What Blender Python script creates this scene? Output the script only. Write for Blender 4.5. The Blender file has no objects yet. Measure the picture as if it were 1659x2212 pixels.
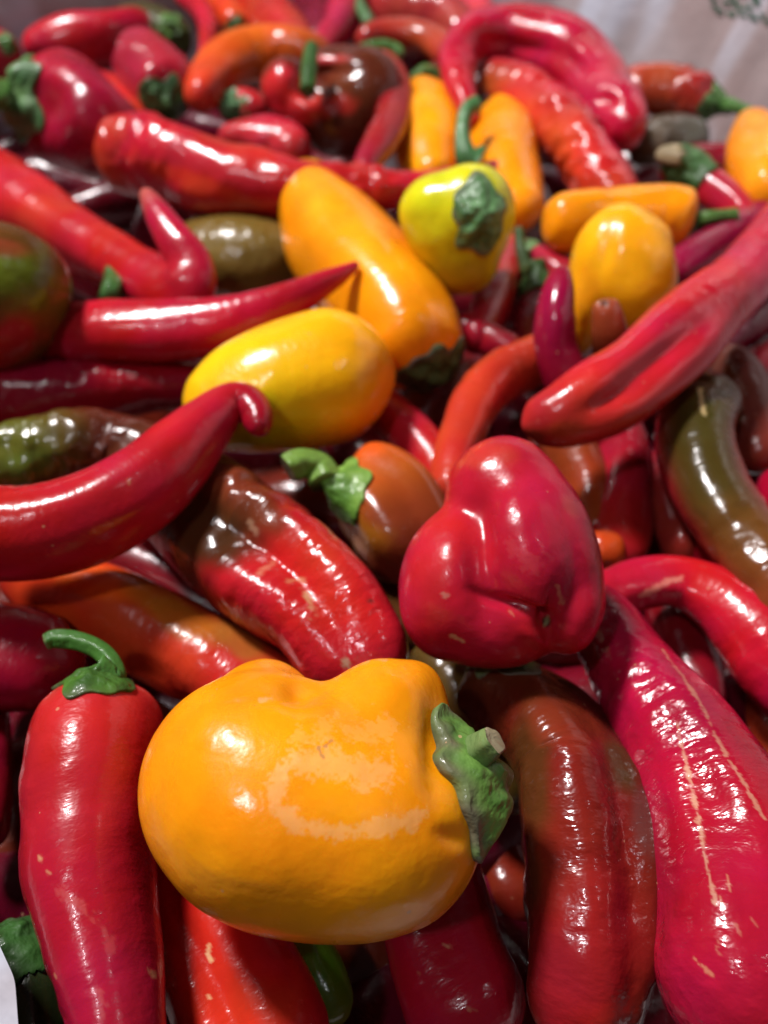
import bpy, math, random
import numpy as np
from mathutils import Vector, Matrix
from mathutils.bvhtree import BVHTree

# ------------------------------------------------------------------ camera
S = bpy.context.scene
FPX, PW, PH = 1671.0, 1659.0, 2212.0        # focal length and picture size, in layout units
CAM_H, CAM_T = 0.16, math.radians(40)
cd = bpy.data.cameras.new('camera'); cam = bpy.data.objects.new('camera', cd)
S.collection.objects.link(cam); S.camera = cam
cam.location = (0, 0, CAM_H); cam.rotation_euler = (CAM_T, 0, 0)
cd.sensor_fit = 'VERTICAL'; cd.lens = 5.0; cd.sensor_height = 5.0 * PH / FPX; cd.sensor_width = cd.sensor_height
cd.clip_start = 0.005; cd.clip_end = 20
cd.dof.use_dof = True; cd.dof.focus_distance = 0.148; cd.dof.aperture_fstop = 1.85
# ------------------------------------------------------------------ world, lamps, exposure
w = bpy.data.worlds.new('World'); S.world = w; w.use_nodes = True
bg = w.node_tree.nodes['Background']; bg.inputs[0].default_value = (0.55, 0.5, 0.52, 1); bg.inputs[1].default_value = 0.06
def lamp(name, target, direction, dist, size, watts, col):
    d = bpy.data.lights.new(name, 'AREA'); d.shape = 'RECTANGLE'; d.size = size[0]; d.size_y = size[1]
    d.energy = watts; d.color = col
    o = bpy.data.objects.new(name, d); S.collection.objects.link(o)
    v = Vector(direction).normalized(); o.location = Vector(target) + v * dist
    o.rotation_euler = v.to_track_quat('Z', 'Y').to_euler()
lamp('ceiling_lamp', (0, .2, 0), (-0.44, 0.36, 0.86), 1.6, (0.24, 0.24), 40.0, (1, .95, .95))
lamp('ceiling_lamp', (0, .1, 0), (-0.38, -0.27, 0.88), 1.7, (0.10, 0.10), 5.0, (.95, .94, 1))
lamp('ceiling_lamp', (0, .1, 0), (0.50, -0.10, 0.82), 1.9, (0.06, 0.06), 1.2, (.93, .94, 1))
S.view_settings.view_transform = 'Standard'; S.view_settings.look = 'None'
S.view_settings.exposure = 0.0
S.cycles.max_bounces = 8; S.cycles.diffuse_bounces = 4
try: S.cycles.use_denoising = True
except Exception: pass

# ------------------------------------------------------------------ helpers
RC = np.array(Matrix.Rotation(CAM_T, 3, 'X'))
CP = np.array([0, 0, CAM_H])
def at(x, y, z):
    """layout point (x, y) lifted z cm above the pile's mean surface -> world position, depth"""
    d = RC @ np.array([(x - PW/2)/FPX, -(y - PH/2)/FPX, -1.0])
    t = (z*0.01 - CAM_H)/d[2]
    return CP + d*t, t
def to_px(P):
    q = (P - CP) @ RC
    return np.stack([PW/2 + FPX*q[..., 0]/(-q[..., 2]), PH/2 - FPX*q[..., 1]/(-q[..., 2])], -1)

def _hash(i, j, k, seed):
    h = (i*374761393 + j*668265263 + k*2147483647 + seed*974634777) & 0xffffffff
    h = ((h ^ (h >> 13))*1274126177) & 0xffffffff
    return ((h ^ (h >> 16)) & 0xffff)/32767.5 - 1.0
def noise(P, f, seed=0):
    """value noise, -1..1; f scalar or 3 frequencies per metre"""
    q = P*np.asarray(f, float) + seed*7.31
    i = np.floor(q).astype(np.int64); u = q - i; u = u*u*u*(u*(u*6-15)+10)
    r = 0
    for a in (0, 1):
        wa = u[..., 0] if a else 1-u[..., 0]
        for b in (0, 1):
            wb = u[..., 1] if b else 1-u[..., 1]
            for c in (0, 1):
                wc = u[..., 2] if c else 1-u[..., 2]
                r = r + wa*wb*wc*_hash(i[..., 0]+a, i[..., 1]+b, i[..., 2]+c, seed)
    return r
def sstep(a, b, x):
    t = np.clip((x-a)/(b-a), 0, 1); return t*t*(3-2*t)

COL = dict(
    red=(.46, .012, .026), crimson=(.40, .008, .034), dark=(.20, .004, .014), wine=(.16, .004, .02),
    pink=(.50, .02, .045), ored=(.60, .045, .008), rorange=(.66, .10, .008), orange=(.90, .31, .004),
    amber=(.88, .38, .005), yellow=(.86, .47, .006), lemon=(.72, .60, .01), lime=(.45, .50, .015),
    olive=(.10, .075, .008), brown=(.085, .018, .007), rbrown=(.20, .022, .008), obrown=(.38, .085, .008),
    black=(.03, .012, .006), green=(.05, .14, .018), dgreen=(.02, .06, .012), tan=(.62, .33, .16), pale=(.72, .40, .20))
def C(c): return np.array(COL[c] if isinstance(c, str) else c, float)

# ------------------------------------------------------------------ materials
def N(nt, t, **kw):
    n = nt.nodes.new(t)
    for k, v in kw.items(): setattr(n, k, v)
    return n
def skin(name, wr=0.5, rough=.22, coat=.5, sss=0.0, fine=1.0, specks=1.0):
    m = bpy.data.materials.new(name); m.use_nodes = True; nt = m.node_tree; L = nt.links
    b = nt.nodes['Principled BSDF']
    ac = N(nt, 'ShaderNodeAttribute', attribute_name='col'); ar = N(nt, 'ShaderNodeAttribute', attribute_name='rest')
    am = N(nt, 'ShaderNodeAttribute', attribute_name='matte')
    oi = N(nt, 'ShaderNodeObjectInfo')
    def nz(scale, det, sc=(1, 1, 1), rgh=.5):
        mp = N(nt, 'ShaderNodeVectorMath', operation='MULTIPLY'); mp.inputs[1].default_value = sc
        L.new(ar.outputs['Vector'], mp.inputs[0])
        n = N(nt, 'ShaderNodeTexNoise', noise_dimensions='4D'); n.inputs['Scale'].default_value = scale
        n.inputs['Detail'].default_value = det; n.inputs['Roughness'].default_value = rgh
        L.new(mp.outputs[0], n.inputs['Vector'])
        ml = N(nt, 'ShaderNodeMath', operation='MULTIPLY'); ml.inputs[1].default_value = 37.0
        L.new(oi.outputs['Random'], ml.inputs[0]); L.new(ml.outputs[0], n.inputs['W'])
        return n.outputs['Fac']
    # colour: mottling of the skin around its own colour
    n1 = nz(70, 3, (1, 1, .5)); mr = N(nt, 'ShaderNodeMapRange'); L.new(n1, mr.inputs[0])
    mr.inputs[1].default_value = .3; mr.inputs[2].default_value = .7; mr.inputs[3].default_value = .80; mr.inputs[4].default_value = 1.18
    hv = N(nt, 'ShaderNodeHueSaturation'); L.new(ac.outputs['Color'], hv.inputs['Color']); L.new(mr.outputs[0], hv.inputs['Value'])
    n1b = nz(45, 2); mh = N(nt, 'ShaderNodeMapRange'); L.new(n1b, mh.inputs[0])
    mh.inputs[1].default_value = .3; mh.inputs[2].default_value = .7; mh.inputs[3].default_value = .494; mh.inputs[4].default_value = .507
    L.new(mh.outputs[0], hv.inputs['Hue'])
    # pale pinprick specks and dust
    vo = N(nt, 'ShaderNodeTexVoronoi', feature='F1'); vo.inputs['Scale'].default_value = 230; vo.inputs['Randomness'].default_value = 1
    L.new(ar.outputs['Vector'], vo.inputs['Vector'])
    sp = N(nt, 'ShaderNodeSeparateColor'); L.new(vo.outputs['Color'], sp.inputs[0])
    gt = N(nt, 'ShaderNodeMath', operation='GREATER_THAN'); L.new(sp.outputs[0], gt.inputs[0]); gt.inputs[1].default_value = 1-.32*specks
    rad = N(nt, 'ShaderNodeMath', operation='MULTIPLY'); L.new(sp.outputs[1], rad.inputs[0]); rad.inputs[1].default_value = .10
    lt = N(nt, 'ShaderNodeMath', operation='LESS_THAN'); L.new(vo.outputs['Distance'], lt.inputs[0]); L.new(rad.outputs[0], lt.inputs[1])
    mu = N(nt, 'ShaderNodeMath', operation='MULTIPLY'); L.new(gt.outputs[0], mu.inputs[0]); L.new(lt.outputs[0], mu.inputs[1])
    mu2 = N(nt, 'ShaderNodeMath', operation='MULTIPLY'); L.new(mu.outputs[0], mu2.inputs[0]); mu2.inputs[1].default_value = .5
    mx = N(nt, 'ShaderNodeMix', data_type='RGBA'); L.new(mu2.outputs[0], mx.inputs[0]); L.new(hv.outputs[0], mx.inputs[6]); mx.inputs[7].default_value = (.6, .35, .2, 1)
    L.new(mx.outputs[2], b.inputs['Base Color'])
    # gloss: waxy, slightly smeared
    n2 = nz(120, 3); r2 = N(nt, 'ShaderNodeMapRange'); L.new(n2, r2.inputs[0])
    r2.inputs[1].default_value = .3; r2.inputs[2].default_value = .7; r2.inputs[3].default_value = rough*.75; r2.inputs[4].default_value = rough*1.5
    ad = N(nt, 'ShaderNodeMath', operation='ADD'); L.new(r2.outputs[0], ad.inputs[0])
    mm = N(nt, 'ShaderNodeMath', operation='MULTIPLY'); L.new(am.outputs['Fac'], mm.inputs[0]); mm.inputs[1].default_value = .35
    L.new(mm.outputs[0], ad.inputs[1]); L.new(ad.outputs[0], b.inputs['Roughness'])
    b.inputs['Coat Weight'].default_value = coat; b.inputs['Coat Roughness'].default_value = .085
    b.inputs['IOR'].default_value = 1.43; b.inputs['Specular IOR Level'].default_value = .40
    if sss:
        b.inputs['Subsurface Weight'].default_value = sss; b.inputs['Subsurface Radius'].default_value = (1, .25, .06)
        b.inputs['Subsurface Scale'].default_value = .003
    # relief: crosswise wrinkles + orange peel + tiny pits
    n3 = nz(170, 3, (1, 1, 2.2)); n4 = nz(900, 2); n5 = nz(420, 2, (1, 1, 1.6))
    b1 = N(nt, 'ShaderNodeBump'); b1.inputs['Strength'].default_value = 1; 
    nm = nz(36, 2); mk = N(nt, 'ShaderNodeMapRange'); L.new(nm, mk.inputs[0]); mk.inputs[1].default_value = .40; mk.inputs[2].default_value = .62; mk.inputs[3].default_value = .0002*wr; mk.inputs[4].default_value = .0014*wr
    L.new(mk.outputs[0], b1.inputs['Distance']); L.new(n3, b1.inputs['Height'])
    b2 = N(nt, 'ShaderNodeBump'); b2.inputs['Strength'].default_value = 1; b2.inputs['Distance'].default_value = .00028*wr*fine+.00002; L.new(n5, b2.inputs['Height']); L.new(b1.outputs[0], b2.inputs['Normal'])
    b3 = N(nt, 'ShaderNodeBump'); b3.inputs['Strength'].default_value = 1; b3.inputs['Distance'].default_value = .00003*fine; L.new(n4, b3.inputs['Height']); L.new(b2.outputs[0], b3.inputs['Normal'])
    L.new(b3.outputs[0], b.inputs['Normal']); L.new(b2.outputs[0], b.inputs['Coat Normal'])
    return m
M = {
    'smooth': skin('smooth_pepper_skin', .20, .21, .16, 0.20, 1.8),
    'bell': skin('waxy_bell_skin', .12, .23, .08, 0.35, 2.0, .8),
    'mid': skin('slightly_wrinkled_pepper_skin', .30, .21, .22, 0.12, 1.3),
    'wrinkled': skin('wrinkled_glossy_pepper_skin', .62, .19, .30, 0.08),
}
def leafy(name):
    m = skin(name, .9, .42, .15, 0, 2.0, 2.5); return m
M['calyx'] = leafy('green_calyx'); M['stem'] = leafy('green_stem')

# ------------------------------------------------------------------ mesh building
def make_mesh(name, V, F, mat, parent=None, col=None, rest=None, matte=None):
    me = bpy.data.meshes.new(name)
    me.vertices.add(len(V)); me.vertices.foreach_set('co', np.asarray(V, np.float32).ravel())
    F = [np.asarray(f) for f in (F if isinstance(F, list) else [F]) if len(f)]
    n = sum(f.size for f in F); me.loops.add(n); me.loops.foreach_set('vertex_index', np.concatenate([f.ravel() for f in F]).astype(np.int32))
    tot = np.concatenate([np.full(len(f), f.shape[1]) for f in F]); me.polygons.add(len(tot))
    me.polygons.foreach_set('loop_start', np.concatenate([[0], np.cumsum(tot)[:-1]]).astype(np.int32))
    me.polygons.foreach_set('loop_total', tot.astype(np.int32))
    me.polygons.foreach_set('use_smooth', np.ones(len(tot), bool))
    me.update(calc_edges=True); me.validate()
    if col is not None:
        a = me.attributes.new('col', 'FLOAT_COLOR', 'POINT'); a.data.foreach_set('color', np.concatenate([col, np.ones((len(V), 1))], 1).astype(np.float32).ravel())
    if rest is not None:
        a = me.attributes.new('rest', 'FLOAT_VECTOR', 'POINT'); a.data.foreach_set('vector', np.asarray(rest, np.float32).ravel())
    a = me.attributes.new('matte', 'FLOAT', 'POINT'); a.data.foreach_set('value', (np.zeros(len(V)) if matte is None else matte).astype(np.float32))
    me.materials.append(mat)
    o = bpy.data.objects.new(name, me); S.collection.objects.link(o)
    if parent is not None: o.parent = parent
    return o
def grid_faces(na, nb):
    """na rings of nb points, wrapped round b; poles added as the last two vertices"""
    i = np.arange(na-1)[:, None]*nb; j = np.arange(nb)[None, :]; k = (j+1) % nb
    q = np.stack([i+j, i+k, i+nb+k, i+nb+j], -1).reshape(-1, 4)
    p0, p1 = na*nb, na*nb+1; j = np.arange(nb); k = (j+1) % nb
    t0 = np.stack([k, j, np.full(nb, p0)], -1); t1 = np.stack([(na-1)*nb+j, (na-1)*nb+k, np.full(nb, p1)], -1)
    return [q, np.concatenate([t0, t1])]
def spline(P, u):
    """Catmull-Rom through rows of P, u in 0..len-1"""
    P = np.asarray(P, float); n = len(P)
    E = np.vstack([2*P[0]-P[1], P, 2*P[-1]-P[-2]]) if n > 1 else P
    i = np.clip(np.floor(u).astype(int), 0, n-2); t = (u-i)[:, None]
    a, b, c, d = E[i], E[i+1], E[i+2], E[i+3]
    return .5*((2*b)+(-a+c)*t+(2*a-5*b+4*c-d)*t*t+(-a+3*b-3*c+d)*t**3)
def unit(a): return a/np.maximum(np.linalg.norm(a, axis=-1, keepdims=True), 1e-12)

def paint(V, nrm, base, spec, rest, seed):
    """patches and scars of the skin, laid where they sit on the side of the fruit that shows"""
    col = base.copy(); matte = np.zeros(len(V)); px = to_px(V); front = sstep(.0, .35, (nrm*unit(CP-V)).sum(-1))
    for p in spec.get('patches', []):
        x, y, rx, ry, rot, c, s = p
        a = math.radians(rot); d = px-np.array([x, y]); u = (d[:, 0]*math.cos(a)+d[:, 1]*math.sin(a))/rx; v = (-d[:, 0]*math.sin(a)+d[:, 1]*math.cos(a))/ry
        r = np.sqrt(u*u+v*v)+.28*noise(rest, 90, seed+3)+.12*noise(rest, 260, seed+4)
        k = (s*front*(1-sstep(.45, 1.15, r)))[:, None]; col = col*(1-k)+C(c)*k
    for p in spec.get('marks', []):
        pts, wd, c, s = p[:4]; rag = p[4] if len(p) > 4 else .5
        best = np.full(len(V), 1e9)
        for (ax, ay), (bx, by) in zip(pts[:-1], pts[1:]):
            A = np.array([ax, ay], float); B = np.array([bx, by], float); ab = B-A
            t = np.clip(((px-A)@ab)/(ab@ab), 0, 1); best = np.minimum(best, np.linalg.norm(px-A-t[:, None]*ab, axis=1))
        r = best/wd+rag*noise(rest, 450, seed+5)+rag*.9*noise(rest, 1300, seed+6)+rag*.7*noise(rest, 2600, seed+7)
        k0 = s*front*(1-sstep(.35, 1.3, r)); k = k0[:, None]; col = col*(1-k)+C(c)*k; matte = np.maximum(matte, k0)
    return col, matte
def dents(V, nrm, spec, dep):
    px = to_px(V); front = sstep(.0, .4, (nrm*unit(CP-V)).sum(-1)); h = np.zeros(len(V))
    for x, y, rx, ry, rot, amp in spec.get('dents', []):
        a = math.radians(rot); d = px-np.array([x, y]); u = (d[:, 0]*math.cos(a)+d[:, 1]*math.sin(a))/rx; v = (-d[:, 0]*math.sin(a)+d[:, 1]*math.cos(a))/ry
        h += amp*np.exp(-(u*u+v*v))*front
    return h*dep/FPX
def grid_normals(G):
    """G (na, nb, 3) wrapped round b"""
    dv = np.roll(G, -1, 1)-np.roll(G, 1, 1); du = np.gradient(G, axis=0)
    return unit(np.cross(dv, du))

def thing(name, spec, loc):
    o = bpy.data.objects.new(name, None); S.collection.objects.link(o); o.location = loc; o.empty_display_size = .01
    return o
def settle(o, spec):
    o['label'] = spec['label']; o['category'] = spec.get('cat', 'pepper'); o['group'] = spec.get('group', 'peppers heaped in the plastic bag')

class Body:
    """surface of the fruit near its stem end, so that calyx and stem sit on it"""
    def __init__(s, base, axis, R, L, center=None, fn=None): s.base, s.axis, s.R, s.L, s.center, s.fn = base, axis, R, L, center, fn

def build_sweep(name, spec, parent, origin, DZ):
    seed = spec['seed']; pts = spec['pts']; zz = spec.get('z', 0.0)
    P, R, D = [], [], []
    for p in pts:
        z = (p[3] if len(p) > 3 else zz) + DZ
        w_, d_ = at(p[0], p[1], z); P.append(w_); R.append(p[2]*d_/FPX); D.append(d_)
    P = np.array(P); R = np.array(R); D = np.array(D)
    us = np.linspace(0, len(P)-1, 400); fine = spline(P, us); rr = spline(R[:, None], us)[:, 0]
    seg = np.r_[0, np.cumsum(np.linalg.norm(np.diff(fine, axis=0), axis=1))]; L = seg[-1]
    dep = D.mean(); cell = max(.00050, 2.6*dep/773)*spec.get('cell', 1.0)
    capa, capb = spec.get('caps', (1.0, 1.0)); La = min(capa*max(np.interp(.0, seg, rr), .0015), .45*L); Lb = min(capb*max(rr[-1], .0015), .45*L)
    La = max(La, .001); Lb = max(Lb, .001)
    nm = max(8, int((L-La-Lb)/cell)); na = max(10, int(La*1.6/cell)); nb_ = max(10, int(Lb*1.6/cell))
    ua = (1-np.cos(np.linspace(.04, 1, na, endpoint=False)*math.pi/2)); ub = np.sin(np.linspace(0, .97, nb_)*math.pi/2)
    s = np.r_[La*ua, np.linspace(La, L-Lb, nm, endpoint=False), L-Lb+Lb*ub]
    c = np.stack([np.interp(s, seg, fine[:, k]) for k in range(3)], 1); r = np.interp(s, seg, rr)
    # smooth the sampled centreline tangents
    T = unit(np.gradient(fine, axis=0)); T = unit(np.stack([np.interp(s, seg, T[:, k]) for k in range(3)], 1))
    fa = np.clip(s/La, 0, 1); fb = np.clip((L-s)/Lb, 0, 1)
    pw = spec.get('pw', (2.0, 2.0))
    cap = np.power(np.clip(1-(1-fa)**pw[0], 0, 1), 1/pw[0])*np.power(np.clip(1-(1-fb)**pw[1], 0, 1), 1/pw[1])
    view = unit(CP-c); e2 = unit(view-(view*T).sum(-1, keepdims=True)*T); e1 = unit(np.cross(T, e2))
    nt_ = int(np.clip(2*math.pi*R.max()/cell, 24, spec.get('ring', 260)))
    th = (np.arange(nt_)/nt_)*2*math.pi-math.pi/2
    TH = th[None, :]; SS = s[:, None]
    rm = (r*cap)[:, None]
    rest0 = np.stack([r[:, None]*np.cos(TH)+0*SS, r[:, None]*np.sin(TH)+0*SS, SS+0*TH], -1)
    f = np.ones((len(s), nt_))
    fade = (sstep(0, .5, fa)*sstep(0, .5, fb))[:, None]
    for k, amp, ph, tw in spec.get('lobes', [(3, .035, seed*1.3, 6.0)]):
        f += amp*fade*np.cos(k*TH+ph+tw*SS/L*1.0)
    for t0, th0, st, sth, amp in spec.get('ridges', []):
        dth = (TH-math.radians(th0)+math.pi) % (2*math.pi)-math.pi
        f += amp*np.exp(-((SS/L-t0)/st)**2-(dth/math.radians(sth))**2)*fade
    wr = spec.get('wr', .5)
    rest = rest0.reshape(-1, 3)
    n1 = noise(rest, (60, 60, 45), seed).reshape(f.shape)*.0011*spec.get('lump', 1.0)
    n2 = noise(rest, (120, 120, 210), seed+1).reshape(f.shape)*.00050*wr
    n3 = noise(rest, (260, 260, 420), seed+2).reshape(f.shape)*.00024*wr
    sc = np.minimum(1, rm/.010)
    msk = .25+.95*sstep(-.35, .45, noise(rest, (38, 38, 28), seed+7)).reshape(f.shape); n2 = n2*msk; n3 = n3*msk
    rad = rm*f+(n1+n2+n3)*fade*sc
    G = c[:, None, :]+rad[..., None]*(np.cos(TH)[..., None]*e1[:, None, :]+np.sin(TH)[..., None]*e2[:, None, :])
    nr = grid_normals(G); nr = np.where(((nr*(G-c[:, None, :])).sum(-1, keepdims=True)) < 0, -nr, nr)
    if spec.get('dents'):
        h = dents(G.reshape(-1, 3), nr.reshape(-1, 3), spec, dep).reshape(f.shape); G = G+nr*h[..., None]
    V = G.reshape(-1, 3); nrv = nr.reshape(-1, 3)
    stops = spec['col'] if isinstance(spec['col'], list) else [(0, spec['col'])]
    tt = (SS/L+.06*noise(rest, 60, seed+9).reshape(f.shape)).ravel()
    base = np.stack([np.interp(tt, [q[0] for q in stops], [C(q[1])[k] for q in stops]) for k in range(3)], 1)
    for side in spec.get('sides', []):
        th0, wd, cc, st = side[:4]
        dth = ((TH-math.radians(th0)+math.pi) % (2*math.pi)-math.pi+0*SS).ravel()
        k = (st*np.exp(-(dth/math.radians(wd))**2)*np.clip(1+.5*noise(rest, 70, seed+8), 0, 1.2))[:, None]; k = np.clip(k, 0, 1)
        base = base*(1-k)+C(cc)*k
    col, matte = paint(V, nrv, base, spec, rest, seed)
    p0 = c[0]-T[0]*s[0]*.9; p1 = c[-1]+T[-1]*(L-s[-1])*.9
    V = np.vstack([V, p0, p1]); col = np.vstack([col, col[0], col[-1]]); matte = np.r_[matte, matte[0], matte[-1]]; rest = np.vstack([rest, [0, 0, 0], [0, 0, L]])
    o = make_mesh('body' if parent is not None else name, V-origin, grid_faces(len(s), nt_), M[spec.get('mat', 'mid')], parent, col, rest, matte)
    if parent is None: o.location = origin
    end = spec.get('stem_end', 0)
    if end == 0: body = Body(c[0]-T[0]*s[0], -T[0], rr[0], La)
    else: body = Body(fine[-1], T[-1], rr[-1], Lb)
    body.dep = dep
    if 'calyx' in spec:
        gf = grid_faces(len(s), nt_); bv = BVHTree.FromPolygons([tuple(p) for p in V.tolist()], [tuple(q) for g_ in gf for q in g_.tolist()])
        Rb = max(body.R, .5*R.max()); O = body.base-body.axis*min(Rb, .35*L)
        def fn(phi, theta, b1w, b2w, aw):
            phi, theta = np.broadcast_arrays(phi, theta)
            Dw = np.cos(phi)[..., None]*aw+np.sin(phi)[..., None]*(np.cos(theta)[..., None]*b1w+np.sin(theta)[..., None]*b2w); out = np.empty_like(Dw)
            for i_ in np.ndindex(Dw.shape[:-1]):
                d_ = Vector(Dw[i_]); far = Vector(O)+d_*.12; h = bv.ray_cast(far, -d_)
                out[i_] = O+Dw[i_]*Rb if h[0] is None or (h[0]-Vector(O)).length > 2.2*Rb or h[3] > .12 else np.array(h[0])
            return out, Dw
        body.fn = fn; body.O = O; body.R0 = Rb
    return o, body

def build_blob(name, spec, parent, origin, DZ):
    seed = spec['seed']; x0, y0, z0 = spec['center']; z0 += DZ
    O, dep = at(x0, y0, z0); sc = dep/FPX
    X = RC @ np.array([1, 0, 0]); Y = RC @ np.array([0, 1, 0])
    Z = unit(CP-O); X = unit(X-(X@Z)*Z); Y = np.cross(Z, X)
    FR = np.stack([X, Y, Z])                      # rows: local axes in world
    E = []
    for e in spec['lobes3']:
        x, y, dz, rx, ry, rz, rot = e[:7]; a = math.radians(-rot)
        E.append((np.array([x-x0, -(y-y0), dz]), np.array([[math.cos(a), math.sin(a), 0], [-math.sin(a), math.cos(a), 0], [0, 0, 1]]), np.array([rx, ry, rz], float)))
    kk = spec.get('blend', 7.0)
    def field(p):
        q = 0
        for cc, Rm, rr in E:
            d = ((p-cc) @ Rm.T)/rr; q = q+np.exp(-kk*(np.linalg.norm(d, axis=-1)-1))
        return q-1
    ax = unit(np.array([spec['axis'][0], -spec['axis'][1], spec['axis'][2]], float))     # towards the stem, local
    up = np.array([0, 0, 1.0]) if abs(ax[2]) < .9 else np.array([0, 1.0, 0]); b1 = unit(np.cross(ax, up)); b2 = np.cross(ax, b1)
    Rmax = max(np.abs(cc).max()+rr.max() for cc, _, rr in E)*1.35
    cellpx = max(.00042, 1.9*dep/773)*spec.get('cell', 1.0)/sc
    hi_ = spec.get('hires', 1); nth = int(min(300, 2*math.pi*Rmax*.62/cellpx)); nph = int(min(240, math.pi*Rmax*.62/cellpx))
    ph = np.linspace(.02, math.pi-.02, nph)[:, None]; th = (np.arange(nth)/nth*2*math.pi)[None, :]
    def dirs(ph, th): return np.cos(ph)[..., None]*ax+np.sin(ph)[..., None]*(np.cos(th)[..., None]*b1+np.sin(th)[..., None]*b2)
    def radius(Dr):
        sh = Dr.shape[:-1]; Dr = Dr.reshape(-1, 3); R = np.full(len(Dr), Rmax); done = np.zeros(len(Dr), bool); step = Rmax/90
        for _ in range(88):
            act = np.where(~done)[0]
            if not len(act): break
            v = field(Dr[act]*R[act][:, None]); hit = v >= 0; done[act[hit]] = True; R[act[~hit]] -= step
        lo = R.copy(); hi = R+step
        for _ in range(9):
            mid = (lo+hi)/2; v = field(Dr*mid[:, None]) >= 0; lo = np.where(v, mid, lo); hi = np.where(v, hi, mid)
        return lo.reshape(sh)
    Dr = dirs(ph+0*th, th+0*ph); Rd = radius(Dr)
    for _ in range(spec.get('soften', 1)):
        Rd = .5*Rd+.125*(np.roll(Rd, 1, 1)+np.roll(Rd, -1, 1))+.125*(np.vstack([Rd[:1], Rd[:-1]])+np.vstack([Rd[1:], Rd[-1:]]))
    if hi_ > 1:        # finer grid between the same samples
        nph2, nth2 = (nph-1)*hi_+1, nth*hi_; fi = np.arange(nph2)/hi_; i0 = np.minimum(fi.astype(int), nph-2); fa_ = (fi-i0)[:, None]
        Rw = np.hstack([Rd, Rd[:, :1]]); fj = np.arange(nth2)/hi_; j0 = fj.astype(int); fb_ = (fj-j0)[None, :]
        Rd = (Rw[i0][:, j0]*(1-fb_)+Rw[i0][:, j0+1]*fb_)*(1-fa_)+(Rw[i0+1][:, j0]*(1-fb_)+Rw[i0+1][:, j0+1]*fb_)*fa_
        for _ in range(hi_+1): Rd = .5*Rd+.125*(np.roll(Rd, 1, 1)+np.roll(Rd, -1, 1))+.125*(np.vstack([Rd[:1], Rd[:-1]])+np.vstack([Rd[1:], Rd[-1:]]))
        nph, nth = nph2, nth2; ph = np.linspace(.02, math.pi-.02, nph)[:, None]; th = (np.arange(nth)/nth*2*math.pi)[None, :]; Dr = dirs(ph+0*th, th+0*ph)
    loc = Dr*Rd[..., None]
    rest = (loc*sc).reshape(-1, 3)
    wr = spec.get('wr', .3)
    h = noise(rest, 70, seed)*.0007*spec.get('lump', 1)+noise(rest, 190, seed+1)*.0003*wr+noise(rest, 400, seed+2)*.00012*wr
    G = O+(loc*sc) @ FR
    nr = grid_normals(G); nr = np.where(((nr*(G-O)).sum(-1, keepdims=True)) < 0, -nr, nr)
    G = G+nr*h.reshape(Rd.shape)[..., None]
    if spec.get('dents'):
        G = G+nr*dents(G.reshape(-1, 3), nr.reshape(-1, 3), spec, dep).reshape(Rd.shape)[..., None]
    V = G.reshape(-1, 3); base = np.tile(C(spec['col'] if isinstance(spec['col'], str) else spec['col'][0][1]), (len(V), 1))
    col, matte = paint(V, nr.reshape(-1, 3), base, spec, rest, seed)
    V = np.vstack([V, G[0].mean(0), G[-1].mean(0)]); col = np.vstack([col, col[0], col[-1]]); matte = np.r_[matte, matte[0], matte[-1]]; rest = np.vstack([rest, rest[0], rest[-1]])
    o = make_mesh('body' if parent is not None else name, V-origin, grid_faces(nph, nth), M[spec.get('mat', 'smooth')], parent, col, rest, matte)
    if parent is None: o.location = origin
    axw = ax @ FR; R0 = float(radius(ax[None, :])[0])
    body = Body(O+axw*R0*sc, axw, R0*sc*.6, R0*sc*.6)
    def fn(phi, theta, b1w, b2w, aw):
        Dw = np.cos(phi)[..., None]*aw+np.sin(phi)[..., None]*(np.cos(theta)[..., None]*b1w+np.sin(theta)[..., None]*b2w)
        Rr = radius(Dw @ FR.T); return O+Dw*(Rr*sc)[..., None], Dw
    body.fn = fn; body.O = O; body.R0 = R0*sc; body.dep = dep
    return o, body

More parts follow.
